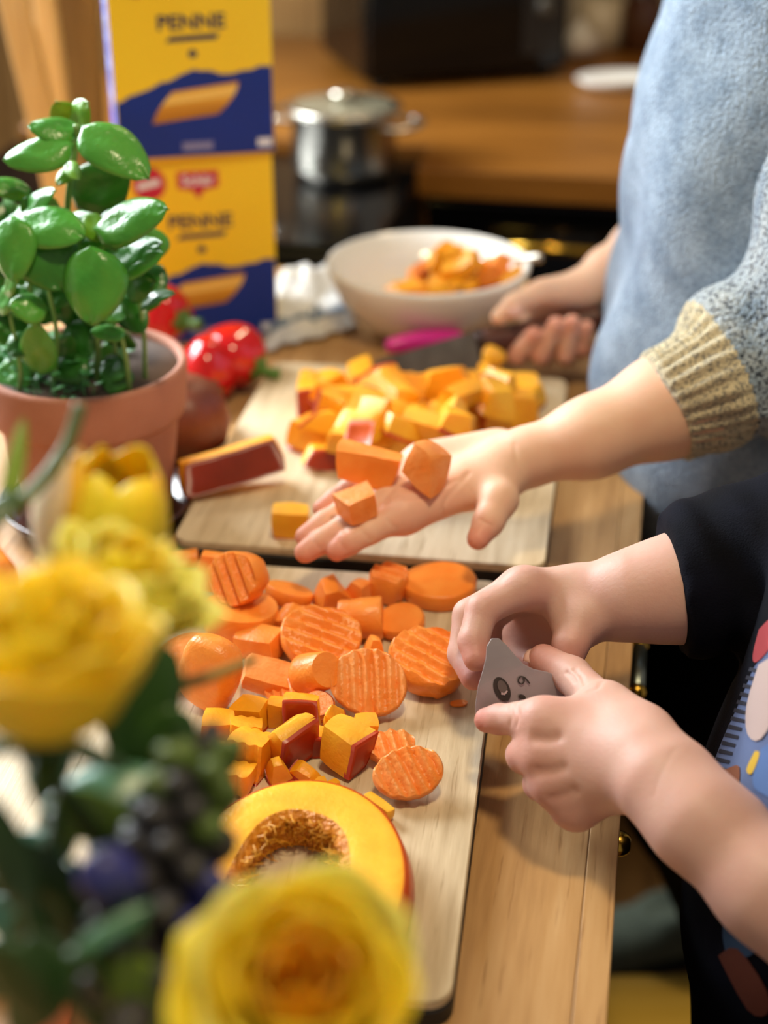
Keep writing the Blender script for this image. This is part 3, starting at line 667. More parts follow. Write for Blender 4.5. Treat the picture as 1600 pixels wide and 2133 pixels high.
# base px, tip px, width px, world y, normal, material, cup, droop
LV = [((162, 268), (62, 262), 74, .90, (-.3, -.5, .8), 0, .45, .30), ((146, 302), (10, 332), 84, .885, (-.1, -.6, .8), 0, .45, .25),
      ((180, 268), (306, 368), 98, .885, (.45, -.6, .7), 0, .4, .45), ((150, 270), (182, 216), 60, .92, (0, -.8, .5), 2, .3, .1),
      ((160, 275), (118, 214), 62, .93, (-.2, -.6, .7), 2, .3, .1), ((165, 430), (262, 352), 96, .93, (.2, -.9, .2), 1, .2, .1),
      ((205, 476), (344, 436), 92, .865, (.1, -.7, .75), 0, .45, .25), ((50, 452), (172, 492), 92, .865, (.1, -.6, .8), 0, .45, .3),
      ((28, 456), (112, 398), 66, .89, (-.1, -.6, .8), 0, .4, .2), ((60, 396), (-30, 382), 52, .90, (0, -.5, .8), 0, .4, .2),
      ((22, 458), (28, 585), 96, .855, (-.3, -.9, .4), 0, .4, .25), ((62, 470), (128, 600), 120, .86, (.2, -.9, .3), 1, .3, .2),
      ((190, 522), (190, 672), 122, .845, (-.05, -1, .45), 0, .5, .25), ((232, 548), (334, 508), 70, .875, (.1, -.6, .8), 0, .35, .25),
      ((245, 560), (338, 528), 62, .87, (.2, -.7, .7), 0, .35, .3), ((262, 596), (322, 585), 66, .88, (.3, -.8, .4), 1, .3, .4),
      ((298, 636), (362, 612), 40, .88, (.2, -.5, .8), 1, .3, .5), ((95, 642), (22, 636), 62, .855, (-.2, -.7, .7), 0, .4, .25),
      ((12, 610), (40, 565), 36, .86, (-.2, -.8, .5), 0, .3, .2), ((258, 690), (190, 692), 42, .86, (0, -.5, .85), 0, .4, .2),
      ((82, 775), (76, 676), 66, .865, (.1, -.95, .3), 0, .3, .1), ((-5, 640), (40, 600), 48, .87, (-.3, -.8, .5), 0, .3, .2),
      ((150, 350), (120, 385), 30, .90, (-.2, -.9, .4), 2, .3, .2), ((140, 340), (165, 372), 28, .89, (.3, -.9, .4), 2, .3, .2),
      ((180, 450), (210, 500), 44, .88, (.2, -.9, .4), 2, .3, .2), ((170, 460), (150, 510), 40, .89, (-.1, -.9, .4), 1, .3, .2),
      ((30, 520), (-25, 560), 60, .875, (-.4, -.8, .4), 0, .3, .2), ((240, 500), (300, 470), 50, .90, (.3, -.6, .7), 1, .3, .2),
      ((290, 480), (334, 455), 40, .91, (.3, -.6, .7), 1, .3, .2), ((60, 700), (20, 740), 50, .87, (-.2, -.9, .3), 1, .3, .2),
      ((150, 560), (110, 640), 70, .89, (-.2, -.9, .3), 1, .3, .2), ((250, 620), (300, 690), 60, .91, (.3, -.9, .3), 1, .3, .2),
      ((140, 680), (190, 740), 56, .90, (.1, -.9, .3), 1, .3, .2), ((220, 640), (260, 660), 44, .88, (.2, -.8, .5), 0, .3, .2),
      ((20, 690), (-20, 700), 50, .88, (-.1, -.8, .5), 0, .3, .2), ((120, 760), (150, 700), 44, .89, (.1, -.9, .4), 1, .3, .1)]
for i, (b, t, w, Y, nh, mi, cup, dr_) in enumerate(LV):
    B = at_y(b[0], b[1], Y); T = at_y(t[0], t[1], Y-.012)
    put_leaf('leaf', B+(B-T)*.06, T+(T-B)*.04, 1.22*w/pxm(B), nh, (M_LEAF, M_LEAF2, M_LEAF3)[mi], bz, cup*1.25, dr_, i, fold=.22, pucker=.05)
for i in range(64):                                  # inner foliage behind the front leaves
    px, py = rs.uniform(-20, 300), rs.uniform(440, 790); Y = rs.uniform(.885, .955)
    if py > 680: px = rs.uniform(-20, 270)
    B = at_y(px, py, Y); a = rs.uniform(0, 2*PI); l_ = rs.uniform(.9, 1.4); T = B+Vector((.024*l_*math.cos(a), -.012, .018*l_*math.sin(a)))
    put_leaf('leaf', B, T, rs.uniform(.018, .030)*l_, (rs.uniform(-.5, .5), -.8, .5), (M_LEAF2, M_LEAF, M_LEAF2)[i % 3], bz, .35, .2, 50+i, fold=.2, pucker=.05)
for i, pl in enumerate((((150, 812), (142, 640), (140, 440), (158, 300), (158, 262)), ((268, 792), (262, 740), (250, 690)), ((302, 782), (300, 700), (290, 620)),
                        ((20, 805), (24, 700), (30, 520), (30, 450)), ((70, 820), (66, 740), (60, 480)), ((205, 800), (200, 640), (192, 500), (200, 470)),
                        ((110, 815), (118, 700), (100, 600)), ((40, 815), (42, 760), (20, 650)), ((240, 800), (238, 640), (232, 548)))):
    Y = (.915, .885, .91, .90, .89, .90, .88, .875, .905)[i]
    pts = smooth_path([at_y(x, y, Y-.006*j) for j, (x, y) in enumerate(pl)], 6)
    pts[0].z = min(pts[0].z, .088)
    adopt(tube('stem', pts, (lambda t: .0026-.0008*t) if i in (0, 5) else (lambda t: .0018-.0006*t), M_STEM), bz)
# carpet of tiny seedlings on the soil
vs, fs = [], []
for i in range(420):
    a = rs.uniform(0, 2*PI); rad = .056*math.sqrt(rs.random()); bx_ = PC.x+rad*math.cos(a); by_ = PC.y+rad*math.sin(a)
    if bx_ > PC.x+.018: continue
    h = rs.uniform(.012, .046)*(1 if by_ < PC.y else .7); base = Vector((bx_, by_, .089)); top = base+Vector((rs.uniform(-.006, .006), rs.uniform(-.006, .004), h))
    q, f = tube_data([base, (base+top)/2, top], .0005, 4); o0 = len(vs); vs += q; fs += [tuple(o0+j for j in ff) for ff in f]
    for s in (0, PI):
        b = rs.uniform(0, PI)+s; u = Vector((math.cos(b), math.sin(b), .25)); v = Vector((-math.sin(b), math.cos(b), 0)); l = rs.uniform(.0045, .009)
        o0 = len(vs); vs += [top, top+u*l*.5+v*l*.42, top+u*l, top+u*l*.5-v*l*.42, top+u*l*.5+Vector((0, 0, .0012))]
        fs += [(o0, o0+1, o0+4), (o0+1, o0+2, o0+4), (o0+2, o0+3, o0+4), (o0+3, o0, o0+4)]
sd_ = mesh_obj('seedlings', vs, fs, mat('seedling', '#5fa86a', '#3c8a3e', rough=.35, scale=90), None); adopt(sd_, bz); sd_['kind'] = 'stuff'

# ================================================================== PEPPERS AND SQUASH
def pepper(px, py, z, L, r, direction, lab, seed):
    o = at_z(px, py, z); e = empty('red_pepper', o); tag(e, lab, 'pepper', 'red peppers behind the basil pot')
    d = Vector(direction).normalized(); e.rotation_mode = 'QUATERNION'; e.rotation_quaternion = d.to_track_quat('Z', 'Y')
    prof = []
    for i in range(17):
        t = i/16; zz = -L*.55+L*t; rr = r*(math.sin(PI*min(1, (t*.93+.04)))**.55)*(.82+.25*t); prof.append((rr, zz))
    prof[0] = (0, -L*.55); prof.append((r*.45, L*.45-.004)); prof.append((0, L*.45-.007))
    lathe('flesh', prof, M_PEPPER, e, n=48, lobes=lambda a, zz: 1+.07*math.cos(3*a+seed)+.03*math.cos(5*a+seed*2))
    lathe('calyx', [(r*.1, L*.45-.003), (r*.42, L*.45-.0035), (r*.36, L*.45), (r*.2, L*.45+.002), (0, L*.45+.002)], M_PSTEM, e, n=24, lobes=lambda a, zz: 1+.18*math.cos(6*a))
    tube('stem', smooth_path([(0, 0, L*.45), (.001, 0, L*.45+.008), (.004, .001, L*.45+.017)], 4), lambda t: .0042+.0012*t, M_PSTEM, e)
pepper(342, 652, .050, .055, .026, (.75, -.45, -.05), 'red pepper with its green stem against the lower pasta box', 1)
pepper(432, 770, .026, .060, .027, (.25, -.85, -.35), 'red pepper with its stem pointing at the camera', 2)
pepper(487, 742, .030, .058, .028, (.85, -.25, -.25), 'red pepper at the right of the pepper group', 4)
o = at_z(420, 905, .028); e = empty('squash_half', (o.x-.024, o.y+.02, .001)); tag(e, 'brownish red squash half hidden behind the terracotta pot', 'squash')
lathe('rind', [(0, 0), (.02, .001), (.036, .012), (.040, .030), (.034, .050), (.02, .060), (0, .062)], mat('squash_skin', '#7a3a22', '#5f2a18', rough=.45, scale=20), e, lobes=lambda a, z: 1+.03*math.cos(8*a))
lathe('stalk', [(.006, .060), (.005, .068), (.0065, .074), (0, .075)], mat('stalk', '#6b4a2a', rough=.8), e, n=12)

# ================================================================== CUT VEGETABLES: generators
def disc_mesh(name, rx, ry, h, wave=None, bevel=.0012, rings=14, n=48, seed=0, bottom_taper=.94, dome=0.0, irregular=.03):
    r = random.Random(seed); p1, p2 = r.random()*6, r.random()*6
    def rad(a): return 1+irregular*math.sin(2*a+p1)+irregular*.6*math.sin(3*a+p2)
    def wv(x, y):
        if not wave: return 0
        amp, lam, ang = wave; u = x*math.cos(ang)+y*math.sin(ang); return amp*math.sin(2*PI*u/lam+p1)
    vs, fs = [], []
    prof = [(i/rings, 1, 1) for i in range(1, rings)]+[(1-bevel/rx, 1, 1), (1.0, .86, .7), (1.0, .15, .3), (1-bevel/rx, 0, 1)]+[(bottom_taper*i/rings, 0, 1) for i in range(rings-1, 0, -1)]
    vs.append((0, 0, h+wv(0, 0)+dome))
    for (f, t, wf) in prof:
        for i in range(n):
            a = 2*PI*i/n; tp = bottom_taper+(1-bottom_taper)*t if f > .9 else 1
            x, y = rx*f*tp*rad(a)*math.cos(a), ry*f*tp*rad(a)*math.sin(a)
            vs.append((x, y, h*t+wv(x, y)*wf+(dome*(1-f*f) if t == 1 else 0)))
    vs.append((0, 0, wv(0, 0)))
    for i in range(n): fs.append((0, 1+i, 1+(i+1) % n))
    for j in range(len(prof)-1):
        for i in range(n): fs.append((1+j*n+i, 1+(j+1)*n+i, 1+(j+1)*n+(i+1) % n, 1+j*n+(i+1) % n))
    L = len(vs)-1; b0 = 1+(len(prof)-1)*n
    for i in range(n): fs.append((L, b0+(i+1) % n, b0+i))
    me = bpy.data.meshes.new(name); me.from_pydata(vs, [], fs); me.update(); return me
def chunk_map(sx, sy, sz, taper, wave, bend, rnd_, seed, corner):
    r = random.Random(seed); ph = r.random()*6; jit = [[Vector((r.uniform(-1, 1), r.uniform(-1, 1), r.uniform(-1, 1))) for _ in range(4)] for _ in range(2)]
    def f(p):                                        # p in [-1,1]^3
        q = Vector(p)
        x, y, z = q
        m = max(abs(x), abs(y), abs(z), 1e-6); l = q.length
        s = 1-rnd_*max(0, (l/m-1)/.732)              # round the corners off
        x, y, z = x*s, y*s, z*s
        tz = (z+1)/2; x *= 1+(taper[0]-1)*tz; y *= 1+(taper[1]-1)*tz
        w = Vector((0, 0, 0))
        for iz in (0, 1):
            for ic, (cx, cy) in enumerate(((-1, -1), (1, -1), (1, 1), (-1, 1))):
                wt_ = (1+cx*q.x)/2*(1+cy*q.y)/2*((1-tz) if iz == 0 else tz); w += jit[iz][ic]*wt_*corner
        x, y, z = x+w.x, y+w.y, z+w.z
        X, Y, Z = x*sx/2, y*sy/2, z*sz/2
        if bend: Z += bend*(x*x-1)*sz
        nz_ = mnoise.noise_vector(Vector((X, Y, Z))*90+Vector((seed*3.1, 0, 0)))*.0007+mnoise.noise_vector(Vector((X, Y, Z))*35+Vector((0, seed*1.7, 0)))*.0010
        X, Y, Z = X+nz_.x, Y+nz_.y, Z+nz_.z
        if wave:
            amp, lam, ax = wave
            if ax == 'z': Z += amp*math.sin(2*PI*X/lam+ph)*(1 if z > -.5 else 0)
            elif ax == 'y': Y += amp*math.sin(2*PI*X/lam+ph)
            elif ax == 'x': X += amp*math.sin(2*PI*Y/lam+ph)
        return Vector((X, Y, Z))
    return f
def grid_box(n):
    bm = bmesh.new(); bmesh.ops.create_cube(bm, size=2); bmesh.ops.subdivide_edges(bm, edges=bm.edges[:], cuts=n, use_grid_fill=True); return bm
def chunk(name, sx, sy, sz, m, taper=(1, 1), wave=None, bend=0, rnd_=.10, seed=0, corner=.14, rind=None, n=6, rmat=None):
    """a cut piece; rind = '-z', '+x' ... adds the skin left on that side as a part"""
    mp = chunk_map(sx, sy, sz, taper, wave, bend, rnd_, seed, corner)
    bm = grid_box(n if not wave else 11)
    for v in bm.verts: v.co = mp(v.co)
    o = bm_obj(name, bm, m, None, True)
    if rind:
        ax = 'xyz'.index(rind[1]); sg = -1 if rind[0] == '-' else 1; th = .0020
        bm = grid_box(n if not wave else 11); dim = (sx, sy, sz)[ax]
        for v in bm.verts:
            p = v.co.copy(); outer = p[ax]*sg > 0; p[ax] = sg; q = mp(p); q[ax] += sg*(th if outer else -.0012); v.co = q
        bm_obj('rind', bm, rmat or M_RIND, o, True)
    for p in o.data.polygons: p.use_smooth = True
    sh = o.data
    try: sh.set_sharp_from_angle(angle=R(50))
    except Exception: pass
    return o
def rest(o, p, rot, z=None):
    """turn a piece and set it down at p with its lowest point on height z (default board top)"""
    o.rotation_euler = rot; M = Euler(rot).to_matrix(); lo = min((M @ v.co).z for v in o.data.vertices)
    o.location = (p.x, p.y, (BT+.0003 if z is None else z)-lo); return o

# ================================================================== CARROTS ON THE NEARER BOARD
GC = 'carrot pieces on the nearer board'
def cdisc(px, py, wpx, asp, h, rot, lab, wave=None, z=None, m=None, seed=0, **kw):
    """px,py = centre seen in the photo"""
    p = at_z(px, py, (z or BT)+h*.6); r = 1.10*wpx/pxm(p)/2; h *= 1.12
    me = disc_mesh('carrot_slice', r, r*asp, h, wave, seed=seed, **kw); o = link_mesh('carrot_slice', me, m or M_CARROT)
    try: me.set_sharp_from_angle(angle=R(60))
    except Exception: pass
    rest(o, p, tuple(R(a) for a in rot), z); tag(o, lab, 'carrot', GC); return o
def cchunk(px, py, wx, wy, wz, rot, lab, z=None, m=None, **kw):
    p = at_z(px, py, (z or BT)+.008); s = pxm(p)/1.12; o = chunk('carrot_chunk', wx/s, wy/s, wz/s, m or M_CARROT, **kw)
    rest(o, p, tuple(R(a) for a in rot), z); tag(o, lab, 'carrot', GC); return o
def cstub(px, py, r0, r1, L, rot, lab, z=None, m=None):
    p = at_z(px, py, (z or BT)+.010); s = pxm(p)/1.08; r0, r1, L = r0/s, r1/s, L/s
    o = lathe('carrot_stub', [(0, -L/2), (r0*.6, -L/2), (r0*.94, -L/2), (r0, -L/2+.0012), (r0*.98, -L/4), ((r0+r1)/2, 0), (r1, L/2-.0012), (r1*.94, L/2), (r1*.6, L/2), (0, L/2)], m or M_CARROT, n=40)
    try: o.data.set_sharp_from_angle(angle=R(50))
    except Exception: pass
    rest(o, p, tuple(R(a) for a in rot), z); tag(o, lab, 'carrot', GC); return o
WAV = lambda amp, lam, a: (amp*1.4, lam, R(a))
cdisc(916, 1222, 142, .98, .0105, (0, 0, 10), 'large smooth round carrot slice by the far edge of the board', seed=1)
cdisc(806, 1222, 78, .9, .0150, (4, 6, 20), 'short carrot stub with crinkled top left of the large round slice', wave=WAV(.0011, .007, 60), seed=2)
cdisc(838, 1304, 92, .95, .0075, (14, -8, 0), 'small smooth carrot slice tipped against a lying cylinder', seed=3)
cstub(752, 1297, 38, 42, 84, (0, 86, 8), 'carrot cylinder lying on its side among the slices')
cchunk(690, 1250, 86, 60, 62, (10, -12, 35), 'pale wedge-shaped carrot chunk behind the lying cylinder', taper=(.35, .8), seed=5)
cchunk(745, 1236, 60, 42, 46, (0, 15, -20), 'small carrot wedge squeezed behind the lying cylinder', taper=(.5, .7), seed=6, m=M_CARROTL)
cchunk(628, 1298, 96, 58, 34, (8, 6, -8), 'flat crinkled carrot chunk behind the ridged round slice', seed=7, wave=(.0008, .008, 'z'))
cdisc(666, 1350, 152, .92, .0115, (20, 8, 12), 'thick ridged round carrot slice in the middle of the board', wave=WAV(.0013, .0075, 72), seed=8)
cstub(660, 1420, 43, 36, 76, (48, 30, 30), 'tilted carrot stub with a smooth cut face in the middle', z=BT+.003)
cchunk(780, 1370, 52, 40, 60, (-12, 10, 25), 'narrow carrot wedge between two ridged slices', taper=(.25, .7), seed=10)
cdisc(888, 1398, 150, .95, .0125, (16, 10, -10), 'thick ridged round carrot slice beside the fingers', wave=WAV(.0013, .0075, 80), seed=11, m=M_CARROT)
cdisc(768, 1452, 148, .9, .0080, (38, 4, 6), 'ridged carrot slice leaning with its grooves upright', wave=WAV(.0013, .0068, 8), seed=12, m=M_CARROTL)
cchunk(540, 1340, 100, 66, 44, (6, -8, -12), 'blocky carrot chunk with flat pointed top', taper=(.9, .7), seed=13)
cdisc(500, 1292, 142, .95, .0150, (-3, 4, 0), 'broad thick carrot disc carrying another ridged piece', seed=14)
big = cdisc(512, 1222, 116, .9, .0140, (66, -6, -18), 'upright ridged carrot piece standing on the broad disc', wave=WAV(.0014, .008, 30), seed=15, z=BT+.0145)
cchunk(448, 1215, 70, 36, 84, (12, 14, 10), 'carrot slab leaning at the back left of the pile', seed=16, taper=(.8, .9), z=BT+.004)
cdisc(598, 1252, 96, .8, .0085, (-14, 12, 0), 'carrot slice behind the blocky chunk, half hidden', seed=17)
cdisc(388, 1382, 122, .72, .0100, (24, -16, 30), 'oval carrot slice at the left rim of the pile', seed=18, m=M_CARROTL)
cchunk(442, 1448, 128, 78, 150, (-6, 16, -24), 'biggest carrot block, a thick upright piece at left', taper=(.9, .8), seed=19, rnd_=.3, corner=.08)
cchunk(562, 1418, 100, 70, 40, (14, 18, 10), 'irregular shaved carrot chunk right of the biggest block', seed=20, m=M_CARROTL)
cdisc(592, 1452, 66, .8, .0050, (20, -10, 0), 'thin pinkish carrot slice tucked behind the pumpkin cubes', wave=WAV(.0008, .005, 20), seed=21, m=M_CARROTL)
cdisc(662, 1476, 64, .9, .0100, (30, 10, 0), 'small round carrot slice behind the dark red rind', seed=22)
cdisc(816, 1568, 98, .66, .0075, (24, -6, 10), 'half ridged carrot slice behind the lone oval one', wave=WAV(.0013, .0062, 12), seed=23, m=M_CARROTL)
cdisc(850, 1632, 140, .70, .0075, (34, -8, 24), 'ridged oval carrot slice lying alone at the right', wave=WAV(.0015, .0066, 10), seed=24, m=M_CARROTL)
cdisc(956, 1466, 34, .6, .0014, (0, 0, 20), 'tiny carrot shaving next to the fingertip', seed=25, rings=5, n=20)
cdisc(935, 1335, 40, .7, .0080, (10, 0, 20), 'carrot bit half hidden behind the fingers', seed=26, rings=5, n=20)
cstub(380, 1158, 17, 20, 60, (0, 84, 12), 'small carrot end lying at the far left corner of the board')
cdisc(742, 1520, 50, .8, .0070, (10, 10, 0), 'carrot crumb peeking out behind the pumpkin cubes', seed=28, rings=6, n=24)

# ================================================================== PUMPKIN CUBES ON THE NEARER BOARD
GP = 'pumpkin cubes on the nearer board'
def pchunk(px, py, wx, wy, wz, rot, lab, z=None, m=None, rind='-z', group=GP, name='pumpkin_cube', **kw):
    p = at_z(px, py, (z or BT)+.008); s = pxm(p)/1.08; o = chunk(name, wx/s, wy/s, wz/s, m or M_PUMP, rind=rind, **kw)
    rest(o, p, tuple(R(a) for a in rot), z); tag(o, lab, 'pumpkin', group); return o
RB = (.0010, .0062, 'y')
pchunk(524, 1482, 72, 60, 44, (4, -4, -10), 'flat-topped pumpkin cube at the back of the cube pile', seed=1)
pchunk(578, 1482, 38, 40, 52, (2, 3, 5), 'small upright pumpkin cube next to the dark rind', seed=2)
pchunk(628, 1490, 70, 34, 70, (-8, 0, 6), 'pumpkin piece showing its dark red rind to the camera', rind='-y', seed=3)
pchunk(455, 1520, 62, 56, 56, (4, 4, 12), 'pumpkin cube with red rind along its lower edge', seed=4, rind='-z')
pchunk(512, 1532, 66, 50, 56, (-10, 8, 20), 'crinkle-cut pumpkin cube in the middle of the pile', seed=5, wave=RB)
pchunk(604, 1558, 84, 96, 92, (8, 28, -32), 'largest pumpkin wedge with a sharp top ridge', seed=6, taper=(.35, .95), z=BT+.001, rind='+x', m=M_PUMPY)
pchunk(520, 1582, 78, 62, 84, (-6, 5, -12), 'pumpkin cube with upright ribs facing the camera', seed=7, wave=RB)
pchunk(418, 1575, 84, 60, 56, (0, 0, -6), 'pumpkin block half hidden by the hyacinth', seed=8)
pchunk(482, 1620, 92, 50, 56, (-4, 2, -5), 'ribbed pumpkin block touching the pumpkin crescent', seed=9, wave=RB)
pchunk(580, 1606, 48, 42, 52, (18, -10, 30), 'small pointed pumpkin wedge behind the crescent', seed=10, taper=(.3, .5), m=M_PUMPY)
pchunk(634, 1606, 66, 40, 26, (12, 20, -24), 'thin triangular pumpkin offcut behind the crescent', seed=11, taper=(.4, .8))
pchunk(692, 1514, 54, 46, 72, (16, -18, 25), 'star-shaped broken pumpkin chunk', seed=12, taper=(.35, .6), corner=.35, m=M_PUMPY, z=BT+.006)
pchunk(716, 1575, 84, 60, 84, (-8, 6, -20), 'pumpkin cube with reddish rind on its right side', seed=13, rind='+x', corner=.25, m=M_PUMPY)
pchunk(760, 1520, 46, 46, 56, (6, 12, 18), 'pumpkin cube at the right end of the pile', seed=14)
pchunk(664, 1616, 28, 24, 18, (10, 5, 20), 'left of two pumpkin crumbs behind the crescent', seed=15, rind=None, m=M_PUMPY)
pchunk(692, 1618, 24, 22, 16, (0, 8, 50), 'right of two pumpkin crumbs behind the crescent', seed=16, rind=None, m=M_PUMPY)
pchunk(656, 1544, 40, 34, 56, (5, 0, 10), 'pumpkin piece wedged between the two tallest, rind outward', seed=17, rind='-y')
pchunk(785, 1672, 74, 24, 26, (0, 10, -28), 'thin pumpkin strip sticking out behind the crescent', seed=18, m=M_PUMPY)

# ================================================================== PUMPKIN CRESCENT
RC = at_z(596, 1852, BT+.022); s_ = pxm(RC)
Rx, Ry, hh = 240/s_, .0800, .0225
cr = empty('pumpkin_crescent', (RC.x, RC.y, BT+.0003)); tag(cr, 'thick curved pumpkin slice with fibrous hollow centre on the board', 'pumpkin')
def ring_pt(a, f, z):                                 # f: 0 inner edge .. 1 outer edge
    wv = .0245+.002*math.sin(2*a)+.0012*math.sin(5*a); bul = .0035*math.sin(PI*z)
    ro = 1+.012*math.sin(3*a+1); rx, ry = Rx*ro+bul*f, Ry*ro+bul*f
    inn = .0015*math.sin(17*a)*math.sin(z*9)+.001*math.sin(41*a+z*20) if f == 0 else 0
    n_ = Vector((math.cos(a), math.sin(a), 0)); p = Vector((rx*math.cos(a), ry*math.sin(a), hh*z))
    return p-n_*((wv+inn+.004*z*(1 if f == 0 else 0))*(1-f))
A0, A1, NA = R(-70), R(232), 110
def ring_part(name, secs, m, thick=False):
    vs, fs = [], []; k_ = len(secs)
    for i in range(NA+1):
        a = A0+(A1-A0)*i/NA
        for f, z in secs: vs.append(ring_pt(a, f, z))
    for i in range(NA):
        for j in range(k_ if thick else k_-1): fs.append((i*k_+j, (i+1)*k_+j, (i+1)*k_+(j+1) % k_, i*k_+(j+1) % k_))
    if thick: fs += [tuple(range(k_)), tuple(NA*k_+j for j in range(k_-1, -1, -1))]
    bm = bmesh.new(); bv = [bm.verts.new(v) for v in vs]
    for f in fs: bm.faces.new([bv[q] for q in f])
    o = bm_obj(name, bm, m, cr, True)
    try: o.data.set_sharp_from_angle(angle=R(45))
    except Exception: pass
    return o
ring_part('flesh', [(.06, 0), (.98, 0), (.98, .97), (.95, 1.0), (.7, 1.0), (.45, 1.0), (.2, 1.0), (.06, .98)], M_PUMPY, True)
ring_part('rind', [(.982, 0), (1.035, .02), (1.045, .5), (1.03, .95), (.985, .985)], M_RINDO, True)
ring_part('fibrous_core', [(.065, .985), (.02, .97), (0, .8), (0, .6), (0, .4), (0, .2), (.01, .02), (.08, .005)], M_FIBRE, True)
rf = random.Random(5); vs, fs = [], []
for i in range(420):
    a = rf.uniform(A0+.05, A1-.05); z = rf.uniform(.05, 1.0); p = ring_pt(a, 0, z)
    n_ = Vector((-math.cos(a), -math.sin(a), 0)); t_ = Vector((-math.sin(a), math.cos(a), 0))
    d = (n_*rf.uniform(.1, .8)+t_*rf.uniform(-1, 1)+Vector((0, 0, rf.uniform(-.5, .7)))).normalized()*rf.uniform(.003, .008)
    q, f = tube_data([p-n_*.001, p+d*.5+n_*.0008, p+d], .00028, 3); o0 = len(vs); vs += q; fs += [tuple(o0+j for j in ff) for ff in f]
fb = mesh_obj('fibres', vs, fs, mat('fibre_strand', '#eaa62a', '#d08a14', rough=.4, scale=80, sss=.1), cr); fb['kind'] = 'stuff'

# ================================================================== THE FARTHER BOARD
GH = 'pumpkin cubes heaped on the farther board'
rp = random.Random(21); placed = []
HL = 'yellow-orange pumpkin cube in the heap under the knife'
foot = [(-1, 0)]
tries = 0
def heap_ok(p, r):
    return all((p-q).length > (r+r2)*.66 for q, r2 in placed)
for layer, (cnt, zb) in enumerate(((36, BT+.0003), (20, BT+.017), (5, BT+.030))):
    got = 0; tries = 0
    while got < cnt and tries < 1500:
        tries += 1
        px = rp.uniform(645+layer*40, 1105-layer*60); lo_, hi_ = (800+layer*14, 945) if px < 960 else (798+layer*14, 868)
        py = rp.uniform(lo_, hi_-layer*22)
        if px < 720 and py < 830: py += 10
        p = at_z(px, py, zb+.01); s = rp.uniform(.023, .035)
        if not heap_ok(p, s*.5): continue
        placed.append((p, s*.5)); got += 1
        o = chunk('pumpkin_cube', s*rp.uniform(.9, 1.6), s*rp.uniform(.6, 1.0), s*rp.uniform(.5, .85), rp.choice((M_PUMP, M_PUMPY, M_PUMP)), taper=(rp.uniform(.4, 1), rp.uniform(.35, 1)), seed=rp.randint(0, 9999), corner=.32, rind=rp.choice((None, '-z', '+x', '-z')), n=4, bend=rp.choice((0, 0, .25)), rmat=rp.choice((M_RIND, M_RINDO)))
        rest(o, p, (rp.uniform(-.5, .5)*(.3+.5*layer), rp.uniform(-.5, .5)*(.3+.5*layer), rp.uniform(0, 6.28)), zb); tag(o, ('pumpkin cube lying on top of the heap below the knife' if layer == 2 else 'pumpkin cube in the middle layer of the heap below the knife' if layer == 1 else 'pumpkin cube at the left foot of the heap on the farther board' if px < 800 else 'pumpkin cube at the front foot of the heap behind the open palm' if px < 960 else 'pumpkin cube at the right end of the heap on the farther board'), 'pumpkin', GH)
pchunk(690, 948, 120, 50, 40, (0, 0, 24), 'long pumpkin wedge at the near left tip of the heap', group=GH, seed=31, rind='-y', taper=(.6, .7), bend=.3, m=M_PUMPY)
pchunk(648, 845, 46, 56, 66, (0, 0, 10), 'pumpkin block with dark rind at the left end of the heap', group=GH, seed=32, rind='-y')
pchunk(606, 1092, 74, 44, 58, (0, 0, 8), 'lone pumpkin cube left of the open palm', group=GH, seed=33, rind='-z', m=M_PUMPY, corner=.05)
# rind wedge by the pot
o = at_z(480, 985, BT+.012); rw = chunk('squash_wedge', .080, .024, .026, M_PUMP, taper=(.9, .55), bend=.0, seed=41, rind='-y', n=8, corner=.05, rmat=mat('rind_darkred', '#8e2a10', '#73200b', rough=.35, scale=25))
rest(rw, o, (R(-12), R(-8), R(31)), BT+.0003); tag(rw, 'dark red squash wedge lying beside the terracotta pot', 'squash')
# scraps in the bowl
GS = 'pumpkin scraps in the white bowl'
rp = random.Random(8); sc = Vector((BOWL.x+.012, BOWL.y-.004, 0))
for i in range(30):
    lay = 0 if i < 13 else (1 if i < 23 else 2); rad = (.046, .034, .016)[lay]*math.sqrt(rp.random()); a = rp.uniform(0, 6.28)
    p = sc+Vector((rad*math.cos(a)+.012, rad*math.sin(a)-.004, 0)); zb = .020+.5*rad*rad/.06+.017*lay
    s = rp.uniform(.022, .032)
    o = chunk('pumpkin_scrap', s*1.3, s*.9, s*.5, rp.choice((M_PUMP, M_PUMP, M_CARROT)), taper=(.8, .8), bend=.4, seed=200+i, corner=.25, n=4, rind=rp.choice((None, '-z')), rmat=mat('scrap_skin', '#a8641a', '#8a4c12', rough=.4, scale=30))
    rest(o, p, (rp.uniform(-.6, .6), rp.uniform(-.6, .6), rp.uniform(0, 6.28)), zb); tag(o, 'orange pumpkin scrap piled in the white bowl', 'pumpkin', GS)
